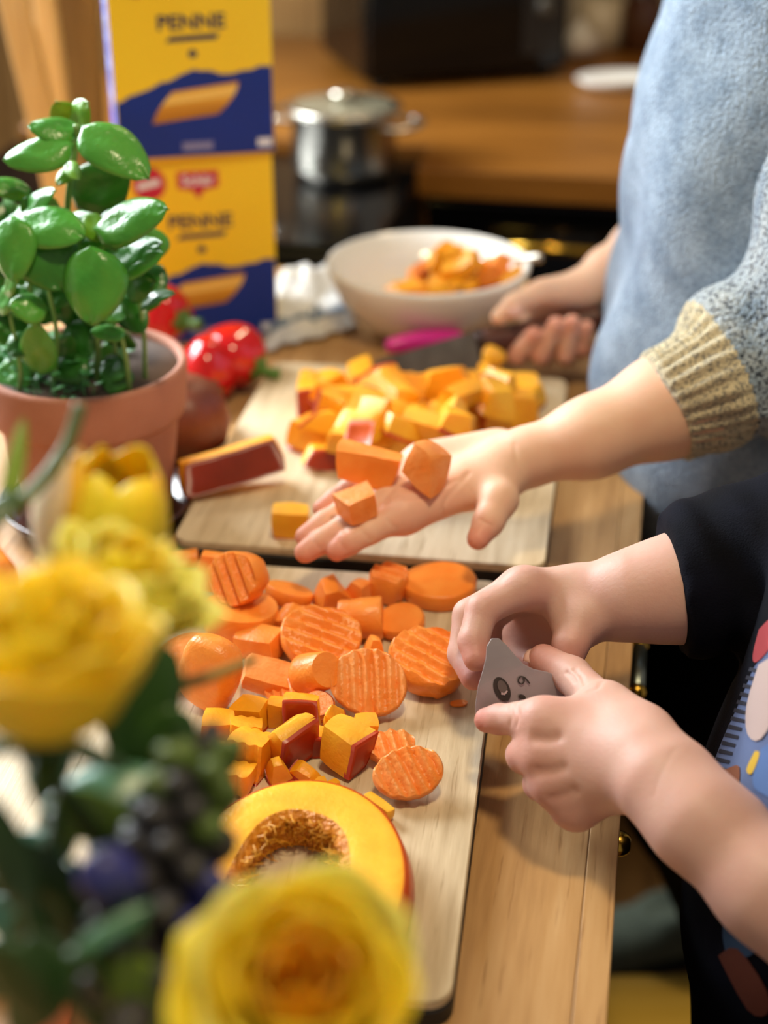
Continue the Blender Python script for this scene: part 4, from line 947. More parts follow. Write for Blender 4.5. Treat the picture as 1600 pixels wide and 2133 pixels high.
# carrot by the saucer and saucer with a peeled carrot, seen between the flowers
o = at_z(12, 1160, .012); cc = lathe('whole_carrot', [(0, -.06), (.004, -.058), (.010, -.03), (.013, .0), (.0145, .04), (.012, .052), (.004, .054), (0, .054)], M_CARROT, n=32); cc.location = (o.x-.02, o.y, .0148); cc.rotation_euler = (R(90), 0, R(40)); tag(cc, 'whole orange carrot at the left edge in front of the pot', 'carrot')
o = at_z(55, 1850, .0); pl_ = lathe('small_plate', [(0, .002), (.03, .001), (.045, .006), (.055, .012), (.054, .0135), (.042, .008), (0, .005)], M_CERAMIC, loc=(o.x, o.y, .0005)); tag(pl_, 'small white plate glimpsed between the flower stems', 'plate')
o = at_z(98, 2030, .016); pc_ = lathe('peeled_carrot', [(0, -.03), (.006, -.028), (.011, -.01), (.013, .018), (.011, .03), (0, .031)], mat('salmon_carrot', '#e8936a', '#dd7f52', rough=.4, scale=40, sss=.2), n=24); pc_.location = (o.x, o.y, .0135); pc_.rotation_euler = (R(90), 0, R(15)); tag(pc_, 'pale salmon carrot end at the lower left behind the stems', 'carrot')

# ================================================================== FLOWERS IN A VASE (close to the camera)
VC = Vector((-.125, .325, 0))
va = lathe('vase', [(0, .001), (.034, .0), (.042, .006), (.046, .04), (.040, .085), (.032, .108), (.034, .114), (.031, .114), (.029, .106), (.036, .082), (.041, .04), (.036, .010), (0, .008)], mat('vase_glaze', '#cfd3cf', rough=.2), loc=(VC.x, VC.y, .0005))
tag(va, 'pale glazed vase under the bunch of spring flowers', 'vase')
NECK = VC+Vector((0, 0, .105))
def orient(e, axis):
    e.rotation_mode = 'QUATERNION'; e.rotation_quaternion = Vector((0, 0, 1)).rotation_difference(Vector(axis).normalized())
def petal(name, fr, fz, th0, half, m, parent, seed, nu=8, nv=10, frill=.03):
    """fr(u, v), fz(u, v): radius and height along the petal, v across in [-1, 1]"""
    r = random.Random(seed); ph = r.random()*6; vs, fs = [], []
    for i in range(nu+1):
        u = i/nu; wv = half*(.35+.65*math.sin(PI*min(.62, .08+u*.62)))*(1 if u < .8 else math.sqrt(max(0, 1-((u-.8)/.2)**2*.75)))
        for j in range(nv+1):
            v = -1+2*j/nv; a = th0+wv*v; rr = fr(u, v)*(1+frill*math.sin(3*v+ph)*u); z = fz(u, v)*(1+frill*.8*math.sin(4*v+ph*2)*u*u)
            vs.append((rr*math.cos(a), rr*math.sin(a), z))
    for i in range(nu):
        for j in range(nv): q = i*(nv+1)+j; fs.append((q, q+1, q+nv+2, q+nv+1))
    o = mesh_obj(name, vs, fs, m, parent); s = o.modifiers.new('thickness', 'SOLIDIFY'); s.thickness = .0006; return o
def stem_to_vase(head, parent, r=.0026, m=None):
    mid = (head+NECK)/2+Vector((0, .01, .02)); off = Vector(((head.x-NECK.x)*.08, (head.y-NECK.y)*.08, 0))
    adopt(tube('stem', smooth_path([head, mid, NECK+off, NECK+off*.5-Vector((0, 0, .09))], 6), r, m or M_FLEAF), parent)
def rose(name, c, axis, Rr, Hh, n, mats, lab, seed, flare=.35, grp='yellow flowers in the foreground'):
    e = empty(name, c); orient(e, axis); tag(e, lab, 'flower', grp); r = random.Random(seed)
    for i in range(n):
        f = i/(n-1); th = i*2.399+r.uniform(-.2, .2); rt = Rr*(.14+.80*f**.9); hz = Hh*(1.0-.22*f)*r.uniform(.94, 1.05); fl_ = flare*max(0, f-.35)
        def fr(u, v, rt=rt, fl_=fl_): return rt*(.18+.82*math.sin(PI/2*min(1, u*1.35)))+fl_*Rr*max(0, u-.55)**1.5*2.2
        def fz(u, v, hz=hz, fl_=fl_): return hz*(u-.30*fl_*max(0, u-.6)**1.3*3)-.10*hz*v*v*u
        petal('petal', fr, fz, th, 1.05-.25*f, mats[0] if f < .35 else (mats[1] if (f < .8 or i % 2) else mats[2]), e, seed*100+i)
    for k_ in range(5):
        a = k_*2*PI/5
        put_local(e, 'sepal', (0.004*math.cos(a), .004*math.sin(a), 0), (.026*math.cos(a), .026*math.sin(a), -.004+.006*(k_ % 2)), .009, M_FLEAF)
    lathe('hip', [(0, -.012), (.006, -.010), (.009, -.002), (.008, .003), (0, .004)], M_FLEAF, e, n=16)
    stem_to_vase(Vector(c)-Vector(axis).normalized()*.010, e); return e
def put_local(parent, name, B, T, W, m):
    B, T = Vector(B), Vector(T); d = T-B; L = d.length; X = d.normalized(); Z = Vector((0, 0, 1)); Z = (Z-X*Z.dot(X)).normalized(); Y = Z.cross(X)
    me = leaf_mesh(name, L, W, .2, .1, .1, .0, 1, 6, 4); Mx = Matrix((X, Y, Z)).transposed()
    for v in me.vertices: v.co = Mx @ v.co+B
    o = link_mesh(name, me, m, parent); s = o.modifiers.new('thickness', 'SOLIDIFY'); s.thickness = .0006; return o
# front rose, seen from above
c = at_d(632, 2120, .425)
rose('yellow_rose', c, (.10, -.42, .90), .0305, .042, 26, (M_YELORANGE, M_YELLOW, M_YELPALE), 'big yellow rose with orange heart at the bottom of the photo', 1, flare=.5)
c = at_d(95, 1535, .43)
rose('yellow_rose', c, (.10, .05, 1), .031, .052, 24, (M_YELLOW, M_YELLOW, M_YELLOW), 'full yellow rose at the left edge seen from the side', 2, flare=.35)
c = at_d(208, 1338, .50)
rose('yellow_rose', c, (.40, .25, .9), .0275, .040, 22, (M_YELLOW, M_YELPALE, M_YELPALE), 'pale yellow open rose leaning right behind the other', 3, flare=.6)
# tulip
c = at_d(178, 1255, .555); tl = empty('tulip', c); orient(tl, (.30, .10, 1)); tag(tl, 'yellow tulip with a cream outer petal before the terracotta pot', 'flower', 'yellow flowers in the foreground')
for i in range(6):
    f = i % 2; Rt = .0240 if f else .0215; Ht = .060 if f else .057
    def fr(u, v, Rt=Rt): return Rt*math.sin(PI*(.12+.70*u))**.8*(1-.06*v*v)
    def fz(u, v, Ht=Ht): return Ht*u-.004*v*v*u*Ht/.05
    petal('petal', fr, fz, i*PI/3+.35, .95, M_YELLOW if i % 3 else M_YELORANGE, tl, 70+i, frill=.01)
def fr(u, v): return .0265*math.sin(PI*(.08+.66*u))**.8
def fz(u, v): return .060*u-.002*v*v
pw = petal('outer_petal', fr, fz, PI+.45, .75, M_TULIPW, tl, 80, frill=.01); pw['label'] = 'cream outer petal'
put_local(tl, 'thin_leaf', (.006, -.024, -.002), (.004, -.026, .040), .007, M_FLEAFY)
stem_to_vase(c-Vector((0, 0, .003)), tl, .003)
# hyacinth
hy = empty('hyacinth', at_d(330, 1960, .44)); tag(hy, 'hyacinth spike of dark purple and olive buds', 'flower')
h0, h1 = at_d(300, 2080, .44), at_d(425, 1590, .455)
adopt(tube('stem', smooth_path([h0-Vector((0, 0, .05)), h0, (h0+h1)/2, h1], 6), lambda t: .006-.003*t, M_FLEAF), hy)
rh = random.Random(4)
for i in range(56):
    t = i/55; p = h0*(1-t)+h1*t; a = i*2.399; rad = .026*(1-t*.5); L = .025*(1-.35*t)
    side = Vector((math.cos(a), math.sin(a)*.8, .25+.5*t)).normalized(); q = p+side*rad*.55
    m = M_HYAP if i in (13, 18, 21, 26) else (M_HYAG if (t > .7 and rh.random() < .55) or rh.random() < .08 else M_HYA)
    b = lathe('bud', [(0, -L*.5), (L*.14, -L*.42), (L*.22, -L*.15), (L*.25, L*.15), (L*.22, L*.34), (L*.12, L*.47), (0, L*.52)], m, n=12)
    b.rotation_mode = 'QUATERNION'; b.rotation_quaternion = side.to_track_quat('Z', 'Y'); b.location = q; adopt(b, hy)
b = at_d(232, 1835, .425)
bl = lathe('open_bud', [(0, -.012), (.005, -.011), (.0085, -.002), (.008, .006), (.004, .011), (0, .012)], M_HYAP, n=20); bl.location = b; bl.rotation_euler = (R(20), R(-15), 0); adopt(bl, hy)
adopt(tube('bud_stalk', smooth_path([b+Vector((.003, .004, -.008)), (b+h0)/2+Vector((0, .006, -.004)), h0+(h1-h0)*.3], 5), .0016, M_FLEAF), hy)
# foliage: leafy stems
def sprig(name, lab, leaves, stem, m):
    e = empty(name, NECK); tag(e, lab, 'leaf', 'leafy stems in the foreground')
    for (b, t, w, dep, nh, mm) in leaves:
        B = at_d(b[0], b[1], dep); T = at_d(t[0], t[1], dep+.01); put_leaf('leaf', B, T, w/pxm(B), nh, mm, e, .3, .15, int(b[0]+b[1]))
    if stem:
        pts = [at_d(x, y, dd) for x, y, dd in stem]; adopt(tube('stem', smooth_path(pts+[NECK+Vector((0, 0, .0)), NECK-Vector((0, 0, .08))], 6), lambda t: .0024, m), e)
    return e
sprig('rose_leaves', 'dark green leaves below the pale yellow rose', [((330, 1330), (270, 1660), 150, .47, (.5, -.7, .5), M_FLEAF), ((360, 1470), (330, 1700), 140, .475, (.6, -.7, .4), M_FLEAF), ((240, 1560), (420, 1640), 90, .49, (.2, -.6, .8), M_FLEAF)], [(300, 1480, .485), (250, 1700, .47), (220, 1900, .45)], M_FLEAF)
sprig('rose_leaves', 'blue-green glossy leaves under the left rose', [((90, 1700), (320, 1600), 130, .46, (-.1, -.4, .9), M_FLEAFB), ((60, 1640), (150, 1570), 90, .45, (-.2, -.6, .8), M_FLEAFB), ((100, 1680), (280, 1720), 110, .45, (0, -.6, .8), M_FLEAFY)], [(110, 1690, .45), (140, 1900, .44)], M_FLEAF)
sprig('rose_leaves', 'dark leaves filling the lower left corner', [((60, 1900), (-40, 1640), 120, .42, (-.2, -.9, .4), M_FLEAF), ((120, 1960), (20, 2160), 170, .41, (-.2, -.8, .5), M_FLEAF), ((20, 1760), (190, 1900), 100, .43, (.1, -.8, .5), M_FLEAF), ((250, 1990), (330, 2160), 120, .42, (.2, -.9, .4), M_FLEAFY), ((-10, 1960), (90, 2150), 130, .40, (-.2, -.9, .4), M_FLEAF)], [(60, 1780, .43), (100, 2000, .42)], M_FLEAF)
rl_ = random.Random(9); LL = []
for k_ in range(16):
    bx0, by0 = rl_.uniform(-30, 330), rl_.uniform(1640, 2120); a_ = rl_.uniform(0, 2*PI); ln = rl_.uniform(130, 200)
    LL.append(((bx0, by0), (bx0+ln*math.cos(a_), by0+ln*.9*math.sin(a_)), rl_.uniform(90, 130), rl_.uniform(.455, .50), (rl_.uniform(-.4, .4), -.9, .4), (M_FLEAF, M_FLEAF, M_FLEAFB)[k_ % 3]))
sprig('leafy_stem', 'dense dark foliage behind the hyacinth spike', LL, [(150, 1800, .48), (160, 2000, .46)], M_FLEAF)
sprig('narrow_leaf', 'grey-green leaf crossing below the purple bud', [((150, 1990), (320, 1880), 44, .41, (0, -.8, .6), M_FLEAFB), ((290, 1960), (240, 1850), 60, .415, (0, -.8, .6), M_FLEAF)], [(180, 1985, .41)], M_FLEAF)
sprig('bud_twig', 'curved twig with small leaves in front of the pot', [((12, 1070), (50, 868), 42, .50, (.5, -.8, .2), M_FLEAFY), ((150, 900), (172, 838), 26, .52, (.3, -.9, .2), M_FLEAFB), ((-20, 1090), (30, 1020), 60, .49, (0, -.9, .4), M_FLEAF)],
      [(168, 842, .52), (138, 930, .52), (80, 1010, .515), (20, 1065, .51), (-20, 1110, .50), (-40, 1300, .48), (-30, 1700, .44)], mat('twig_green', '#6b7a52', '#55663f', rough=.5, scale=40))
tg = tube('dry_twig', smooth_path([at_d(528, 1374, .55), at_d(440, 1408, .53), at_d(330, 1445, .51), at_d(240, 1500, .49)], 6), lambda t: .0016+.0012*t, M_TWIG, n=10)
tag(tg, 'thin dry brown twig pointing at the carrots', 'twig')

# ================================================================== PEOPLE
def hand_sdf(S, fore, palm, fingers, thumb, kp=.010, kf=.006):
    for (a, ra), (b, rb) in zip(fore[:-1], fore[1:]): S.add(a, b, ra, rb, .012)
    for (a, ra, b, rb) in palm: S.add(a, b, ra, rb, kp)
    base = S.D.copy()
    for ch in fingers: S.chain([(np.array(p), r) for p, r in ch], .0025, kf, base)
    S.chain([(np.array(p), r) for p, r in thumb], .004, kf+.004, base)
def flush_of(V, tips, knuckles, rt=.012, rk=.010):
    f = np.zeros(len(V))
    for p in tips: f = np.maximum(f, .9*np.exp(-(np.linalg.norm(V-np.array(p), axis=1)/rt)**2))
    for p in knuckles: f = np.maximum(f, .55*np.exp(-(np.linalg.norm(V-np.array(p), axis=1)/rk)**2))
    return f
def crease(V, Q, lines):
    """press fine skin folds into the surface along lines seen on it"""
    B = BVHTree.FromPolygons([Vector(v) for v in V], [tuple(q) for q in Q]); N = normals(V, Q); D = np.zeros(len(V))
    for pts, w, dep in lines:
        P_ = smooth_path([Vector((x, y, 0)) for x, y in pts], 10)
        for p in P_:
            h = B.ray_cast(Vector(_C), Vector(ray(p.x, p.y)))
            if h[0] is None: continue
            d2 = ((V-np.array(h[0]))**2).sum(1); D = np.maximum(D, dep*np.exp(-d2/(w*w)))
    return V-N*D[:, None]
def join(parts):
    V = np.concatenate([p[0] for p in parts]); off = 0; Q = []; F = []
    for v, q, f in parts: Q.append(q+off); off += len(v); F.append(f if f is not None else np.zeros(len(v)))
    return V, np.concatenate(Q), np.concatenate(F)
def bridge(V, Q, parts):
    """stitch each arm to the trunk inside the sleeve so that the body is one connected surface"""
    offs = np.cumsum([0]+[len(p[0]) for p in parts]); T = parts[-1]; tv = T[0]; add = []
    for k_, (v, q, f) in enumerate(parts[:-1]):
        far = v[:, 0] > v[:, 0].max()-.02; cand = np.where(far)[0][::7]; d = ((v[cand][:, None]-tv[None])**2).sum(2); i, j = np.unravel_index(np.argmin(d), d.shape); a = cand[i]
        qa = q[np.where((q == a).any(1))[0][0]]; ka = list(qa).index(a); a2 = qa[(ka+1) % 4]
        qb = T[1][np.where((T[1] == j).any(1))[0][0]]; kb = list(qb).index(j); j2 = qb[(kb+1) % 4]
        add.append((offs[k_]+a, offs[k_]+a2, offs[-2]+j2, offs[-2]+j))
    return np.concatenate([Q, np.array(add)])
def bounds(pts, m=.03):
    P = np.array([list(p) for p in pts]); return P.min(0)-m, P.max(0)+m
def nail(parent, c, along, normal, w, l):
    X = Vector(along).normalized(); Z = Vector(normal); Z = (Z-X*Z.dot(X)).normalized(); Y = Z.cross(X); vs, fs = [], []
    for i in range(7):
        for j in range(7):
            u, v = i/6*2-1, j/6*2-1; k_ = math.sqrt(max(0, 1-.35*v*v)) if u > 0 else math.sqrt(max(0, 1-.18*v*v))
            p = Vector(c)+X*(u*l/2*k_)+Y*(v*w/2)+Z*(-.25*w*v*v*.6-.10*l*max(0, u)**2); vs.append(p)
    for i in range(6):
        for j in range(6): q = i*7+j; fs.append((q, q+1, q+8, q+7))
    o = mesh_obj('finger_nail', vs, fs, M_NAIL); s = o.modifiers.new('thickness', 'SOLIDIFY'); s.thickness = .0007; s.offset = 0; adopt(o, parent); return o

# ------------------------------------------------------------------ person in the grey-blue sweater
P1 = empty('person', (.13, 1.2, FL)); tag(P1, 'person in a grey-blue knit sweater cutting pumpkin, palm held out with carrot', 'person')
parts = []
# left hand, palm up
z_ = at_z
Wr = z_(1062, 962, .084)
fore = [(z_(1040, 966, .082), .0165), (z_(1090, 955, .086), .0175), (z_(1230, 912, .098), .0245), (z_(1390, 846, .114), .0325), (z_(1500, 806, .128), .035), (z_(1640, 760, .140), .037)]
mi_, mm_, mr_, mp_2 = z_(842, 1072, .070), z_(806, 1050, .071), z_(784, 1022, .072), z_(782, 990, .074)
palm = [(z_(1040, 985, .080), .012, mi_, .0095), (z_(1045, 972, .080), .012, mm_, .0095), (z_(1045, 958, .081), .012, mr_, .0092), (z_(1040, 944, .081), .0125, mp_2, .0088),
        (z_(1040, 990, .080), .015, z_(985, 1010, .076), .0145), (z_(1030, 940, .081), .0135, z_(880, 960, .078), .0125), (mi_, .009, mp_2, .0085), (z_(985, 1005, .076), .012, mi_, .0095)]
fing = [[(mi_, .0093), (z_(768, 1106, .066), .0086), (z_(726, 1130, .062), .0079), (z_(702, 1146, .059), .0070)],
        [(mm_, .0092), (z_(724, 1096, .066), .0086), (z_(674, 1126, .061), .0078), (z_(636, 1150, .057), .0069)],
        [(mr_, .0088), (z_(722, 1062, .068), .0082), (z_(676, 1088, .064), .0074), (z_(636, 1118, .060), .0066)],
        [(mp_2, .0082), (z_(728, 1020, .071), .0073), (z_(698, 1040, .068), .0068), (z_(670, 1060, .065), .0060)]]
thumb = [(z_(1030, 990, .080), .0145), (z_(1040, 1040, .076), .0118), (z_(1018, 1086, .068), .0095), (z_(996, 1122, .062), .0072)]
allp = [p for p, r in fore[:4]]+[p for f in fing for p, r in f]+[p for p, r in thumb]
lo_, hi_ = bounds(allp, .036); hi_[0] = max(hi_[0], .05)
S = SDF(lo_, hi_, .0014); hand_sdf(S, fore, palm, fing, thumb)
CREASE = []
for a, b, c in (((975, 985), (930, 1040), (925, 1075)), ((950, 1000), (880, 1035), (825, 1035)), ((880, 985), (830, 1005), (800, 1040))):
    CREASE.append(((a, b, c), .0016, .0011))
for (a, b) in (((748, 1096), (772, 1124)), ((706, 1122), (722, 1146)), ((700, 1090), (722, 1108)), ((648, 1118), (668, 1142)), ((700, 1058), (722, 1074)), ((716, 1012), (732, 1030)), ((806, 1080), (826, 1100)), ((1072, 925), (1086, 990)), ((1000, 1082), (1030, 1096))):
    CREASE.append(((a, ((a[0]+b[0])/2-3, (a[1]+b[1])/2), b), .0010, .0007))
V, Q = S.mesh(2); V = crease(V, Q, CREASE); parts.append((V, Q, flush_of(V, [f[-1][0] for f in fing]+[thumb[-1][0]], [mi_, mp_2, z_(900, 1000, .09)], .014, .016)))
PALM_BVH = BVHTree.FromPolygons([Vector(v) for v in V], [tuple(q) for q in Q])
# right hand round the knife handle
d_ = at_d
fore2 = [(d_(1225, 600, 1.30), .017), (d_(1265, 565, 1.31), .0185), (d_(1330, 515, 1.33), .022), (d_(1460, 420, 1.36), .030)]
mA, mB, mC, mD = d_(1112, 640, 1.332), d_(1148, 632, 1.335), d_(1185, 632, 1.335), d_(1215, 640, 1.33)
palm2 = [(d_(1230, 600, 1.305), .0135, m_, .0105) for m_ in (mA, mB, mC, mD)]+[(d_(1225, 600, 1.30), .014, d_(1150, 612, 1.295), .0125)]
fing2 = [[(mA, .0092), (d_(1085, 738, 1.325), .0085), (d_(1076, 738, 1.288), .0082), (d_(1112, 696, 1.272), .0072)],
         [(mB, .0095), (d_(1132, 742, 1.325), .0088), (d_(1126, 738, 1.286), .0084), (d_(1158, 676, 1.268), .0074)],
         [(mC, .0092), (d_(1180, 742, 1.325), .0085), (d_(1178, 738, 1.286), .0082), (d_(1192, 672, 1.268), .0073)],
         [(mD, .0082), (d_(1216, 728, 1.322), .0076), (d_(1216, 724, 1.288), .0074), (d_(1222, 682, 1.274), .0066)]]
thumb2 = [(d_(1205, 606, 1.295), .0135), (d_(1128, 610, 1.285), .0110), (d_(1072, 634, 1.276), .0092), (d_(1040, 660, 1.276), .0075)]
lo_, hi_ = bounds([p for p, r in fore2[:3]]+[p for f in fing2 for p, r in f]+[p for p, r in thumb2], .03)
S = SDF(lo_, hi_, .002); hand_sdf(S, fore2, palm2, fing2, thumb2); V, Q = S.mesh(2)
parts.append((V, Q, flush_of(V, [f[-1][0] for f in fing2]+[f[2][0] for f in fing2], [])))
# upper arms, torso, neck, head and legs under the clothes
shL, shR, hip = Vector((.15, 1.03, .40)), Vector((.15, 1.29, .40)), Vector((.13, 1.16, -.05))
elL, elR = z_(1720, 720, .150), Vector((.13, 1.33, .16))
S = SDF((-.15, .88, -.62), (.36, 1.62, .86), .009)
for a, b, ra, rb in ((hip, Vector((.14, 1.16, .36)), .10, .095), (shL, shR, .055, .055), (shL, elL, .045, .037), (elL, fore[3][0], .037, .033), (shR, elR, .045, .036), (elR, fore2[2][0], .034, .0225),
                     (Vector((.14, 1.16, .40)), Vector((.125, 1.16, .52)), .045, .043)): S.add(np.array(a), np.array(b), ra, rb, .03)
hd = Vector((.115, 1.16, .63)); S.add(np.array(hd+Vector((.01, 0, .02))), np.array(hd+Vector((-.015, 0, -.045))), .083, .062, .02)
S.add(np.array(hd+Vector((-.075, 0, .0))), np.array(hd+Vector((-.088, 0, -.018))), .008, .012, .012)
for s in (-1, 1):
    S.add(np.array(hd+Vector((.012, .074*s, .005))), np.array(hd+Vector((.012, .078*s, -.018))), .013, .009, .006)
    S.carve(np.array(hd+Vector((-.082, .028*s, .012))), np.array(hd+Vector((-.083, .03*s, .012))), .012, .012, .008)
S.carve(np.array(hd+Vector((-.083, -.016, -.05))), np.array(hd+Vector((-.083, .016, -.05))), .005, .005, .004)
V, Q = S.mesh(2); parts.append((V, Q, np.zeros(len(V))))
V, Q, F = join(parts); Q = bridge(V, Q, parts); b1 = np_mesh('body', V, Q, M_SKIN, None, F); adopt(b1, P1)
def hair_cap(hd, parent, rr):
    S = SDF(np.array(hd)-.16, np.array(hd)+.16, .007)
    S.add(np.array(hd+Vector((.018, 0, .03))), np.array(hd+Vector((.03, 0, -.02))), rr, rr*.95, .01)
    S.carve(np.array(hd+Vector((-.10, 0, -.02))), np.array(hd+Vector((-.06, 0, -.08))), .075, .08, .01)
    V, Q = S.mesh(2); N = normals(V, Q); V = V+N*(.003*np.sin(V[:, 1]*180+V[:, 2]*60))[:, None]; adopt(np_mesh('hair', V, Q, M_HAIR), parent)
hair_cap(hd, P1, .092)
for s in (-1, 1):
    ey = lathe('eye', [(0, -.010), (.007, -.007), (.010, 0), (.007, .007), (0, .010)], mat('eye_white', '#e8e4de', rough=.1), n=16); ey.location = hd+Vector((-.057, .028*s, .012)); adopt(ey, P1)
nail(P1, Vector(d_(1076, 650, 1.264)), d_(1055, 662, 1.27)-d_(1085, 640, 1.27), Vector(_C)-d_(1076, 650, 1.264), .009, .011)

# sweater: torso and two sleeves, one knitted garment
S = SDF((-.10, .86, -.12), (.34, 1.46, .50), .005)
T0, T1, T2, T3 = np.array((.112, 1.16, .44)), np.array((.100, 1.16, .22)), np.array((.092, 1.16, .06)), np.array((.112, 1.15, -.04))
for dy in (-.055, .055):
    o_ = np.array((0, dy, 0)); S.add(T0+o_, T1+o_, .105, .114, .04); S.add(T1+o_, T2+o_, .112, .118, .04); S.add(T2+o_, T3+o_, .118, .104, .04)
S.add(np.array(shR), np.array(elR), .062, .055, .03); S.add(np.array(elR), np.array(fore2[3][0])+np.array((0, 0, 0)), .052, .040, .03)
S.cut_below(-.080, .012)
V, Q = S.mesh(2); N = normals(V, Q)
w = np.sin(V[:, 2]*38+V[:, 1]*22+1.5*np.sin(V[:, 1]*17))*.5+np.sin(V[:, 2]*21-V[:, 1]*40+V[:, 0]*30)*.5
V = V+N*(.0042*w+.0025*np.sin(V[:, 1]*70+V[:, 2]*25))[:, None]
sw = np_mesh('sweater', V, Q, M_KNIT); adopt(sw, P1)
# near sleeve: bunched marled knit, own field so that it folds against the torso
S = SDF((-.03, .80, .02), (.36, 1.14, .48), .0026)
c0 = Vector(fore[3][0]); ax = (Vector(fore[2][0])-c0).normalized()
cuff_end = c0+ax*.004
sl = [(cuff_end+ax*.03, .0362), (cuff_end, .0368), (z_(1495, 802, .128), .0425), (z_(1570, 742, .142), .051), (elL, .060)]
for (a, ra), (b, rb) in zip(sl[:-1], sl[1:]): S.add(np.array(a), np.array(b), ra, rb, .006)
S.add(np.array(elL), np.array(shL), .060, .062, .03)
S.plane_cut(cuff_end, ax, .075)
V, Q = S.mesh(2); N = normals(V, Q)
rel = V-np.array(cuff_end); s_ax = -(rel@np.array(ax)); rad = rel+s_ax[:, None]*np.array(ax)[None, :]
u1 = np.cross(np.array(ax), (0, 0, 1)); u1 /= np.linalg.norm(u1); u2 = np.cross(np.array(ax), u1); th = np.arctan2(rad@u2, rad@u1)
cuffm = np.clip(1-(s_ax-.036)/.012, 0, 1)
fold = np.sin(s_ax*95+1.2*np.sin(th*2+.5)+th*.7)*np.clip((s_ax-.025)/.03, 0, 1)*np.clip((.2-s_ax)/.05, 0, 1)
V = V+N*(.0017*np.cos(th*30)*cuffm*np.clip(s_ax/.004, 0, 1)+.0045*fold+.002*np.sin(V[:, 2]*70+V[:, 1]*60))[:, None]
fc = V[Q].mean(1); sf_ = -((fc-np.array(cuff_end))@np.array(ax))
def submesh(V, Q, mask):
    q = Q[mask]; us = np.unique(q); mp = np.full(len(V), -1); mp[us] = np.arange(len(us)); return V[us], mp[q]
cv, cq = submesh(V, Q, sf_ < .042); cu = np_mesh('cuff', cv, cq, M_CUFF); adopt(cu, P1); cu['label'] = 'cream ribbed cuff pushed up the forearm'
sv_, sq_ = submesh(V, Q, sf_ >= .042); so_ = np_mesh('sleeve', sv_, sq_, M_KNITS); adopt(so_, P1)
# trousers
S = SDF((-.08, .95, FL), (.40, 1.75, .02), .010)
knL, ftL, knR, ftR = np.array((.096, 1.13, -.34)), np.array((.23, 1.32, -.83)), np.array((.11, 1.28, -.36)), np.array((.24, 1.50, -.83))
S.add(np.array((.13, 1.10, -.04)), np.array((.13, 1.22, -.04)), .105, .105, .02)
for hx, kn, ft in ((np.array((.12, 1.10, -.10)), knL, ftL), (np.array((.13, 1.23, -.10)), knR, ftR)):
    S.add(hx, kn, .098, .078, .03); S.add(kn, ft, .078, .058, .03)
S.cut_below(FL+.03, .006); V, Q = S.mesh(2); adopt(np_mesh('trousers', V, Q, M_TROUS), P1)
def slipper(px, py, rz, lab):
    o = at_z(px, py, FL+.03); e = empty('slipper', (o.x, o.y, FL+.0005), rz); tag(e, lab, 'slipper', 'felt slippers on the floor')
    S = SDF((-.14, -.07, -.01), (.16, .07, .12), .006); S.add(np.array((-.09, 0, .04)), np.array((.08, 0, .030)), .038, .040, .02); S.add(np.array((-.08, 0, .06)), np.array((-.02, 0, .065)), .034, .03, .02)
    S.carve(np.array((-.085, 0, .09)), np.array((-.01, 0, .10)), .030, .03, .004); S.cut_below(.008, .002); V, Q = S.mesh(2); np_mesh('upper', V, Q, M_SLIPPER, e)
    plate('sole', [(.035*math.sin(a)*0-.005+.12*math.cos(a), .040*math.sin(a)) for a in [2*PI*i/28 for i in range(28)]], .008, M_BLACKRUB, e, .001)
slipper(1350, 1950, R(205), 'grey-green felt slipper on the floor under the worktop edge')

# ------------------------------------------------------------------ knife and chip
def outline_at(pts, t):  # screen outline placed on a plane through the knife
    return [at_d(x, y, t+(1010-x)*.00004) for x, y in pts]
KN = empty('chef_knife', at_d(1010, 740, 1.285)); tag(KN, 'chef knife with dark blade and brown wooden handle over the pumpkin heap', 'knife')
def solid(name, front, dirn, thick, m, parent, bev=.0):
    bm = bmesh.new(); vs = [bm.verts.new(p) for p in front]; f = bm.faces.new(vs); r = bmesh.ops.extrude_face_region(bm, geom=[f])
    for g in r['geom']:
        if isinstance(g, bmesh.types.BMVert): g.co += Vector(dirn)*thick
    if bev: bmesh.ops.bevel(bm, geom=bm.edges[:], offset=bev, segments=2, affect='EDGES')
    o = bm_obj(name, bm, m); adopt(o, parent); return o
BLADE = [(768, 768), (790, 748), (840, 734), (900, 716), (960, 698), (1012, 686), (1016, 776), (980, 782), (930, 788), (880, 794), (840, 794), (805, 786), (782, 776)]
solid('blade', outline_at(BLADE, 1.282), Vector(_F)*1, .0018, M_BLADE, KN)
hp0, hp1 = at_d(1006, 716, 1.288), at_d(1246, 662, 1.300)
adopt(tube('handle', smooth_path([hp0, hp0*.6+hp1*.4, hp0*.25+hp1*.75, hp1], 6), lambda t: .0135-.003*math.sin(t*PI), M_KHANDLE, n=20), KN)
adopt(tube('bolster', [hp0-(hp1-hp0).normalized()*.006, hp0+(hp1-hp0).normalized()*.003], lambda t: .0130, mat('bolster_dark', '#3a2a26', rough=.3, metal=.8), n=20), KN)
adopt(tube('butt_cap', [hp1, hp1+(hp1-hp0).normalized()*.006], .0125, mat('blue_grey_cap', '#3b5668', rough=.4), n=20), KN)
ch = lathe('pumpkin_chip', [(0, -.004), (.006, -.0035), (.010, 0), (.0085, .003), (.004, .0045), (0, .005)], M_PUMPY, n=20, lobes=lambda a, z: 1+.1*math.cos(3*a)); ch.location = at_d(1027, 744, 1.274)
ch.rotation_mode = 'QUATERNION'; ch.rotation_quaternion = (Vector(_C)-ch.location).to_track_quat('Z', 'Y'); tag(ch, 'round yellow pumpkin chip stuck on the knife blade', 'pumpkin')
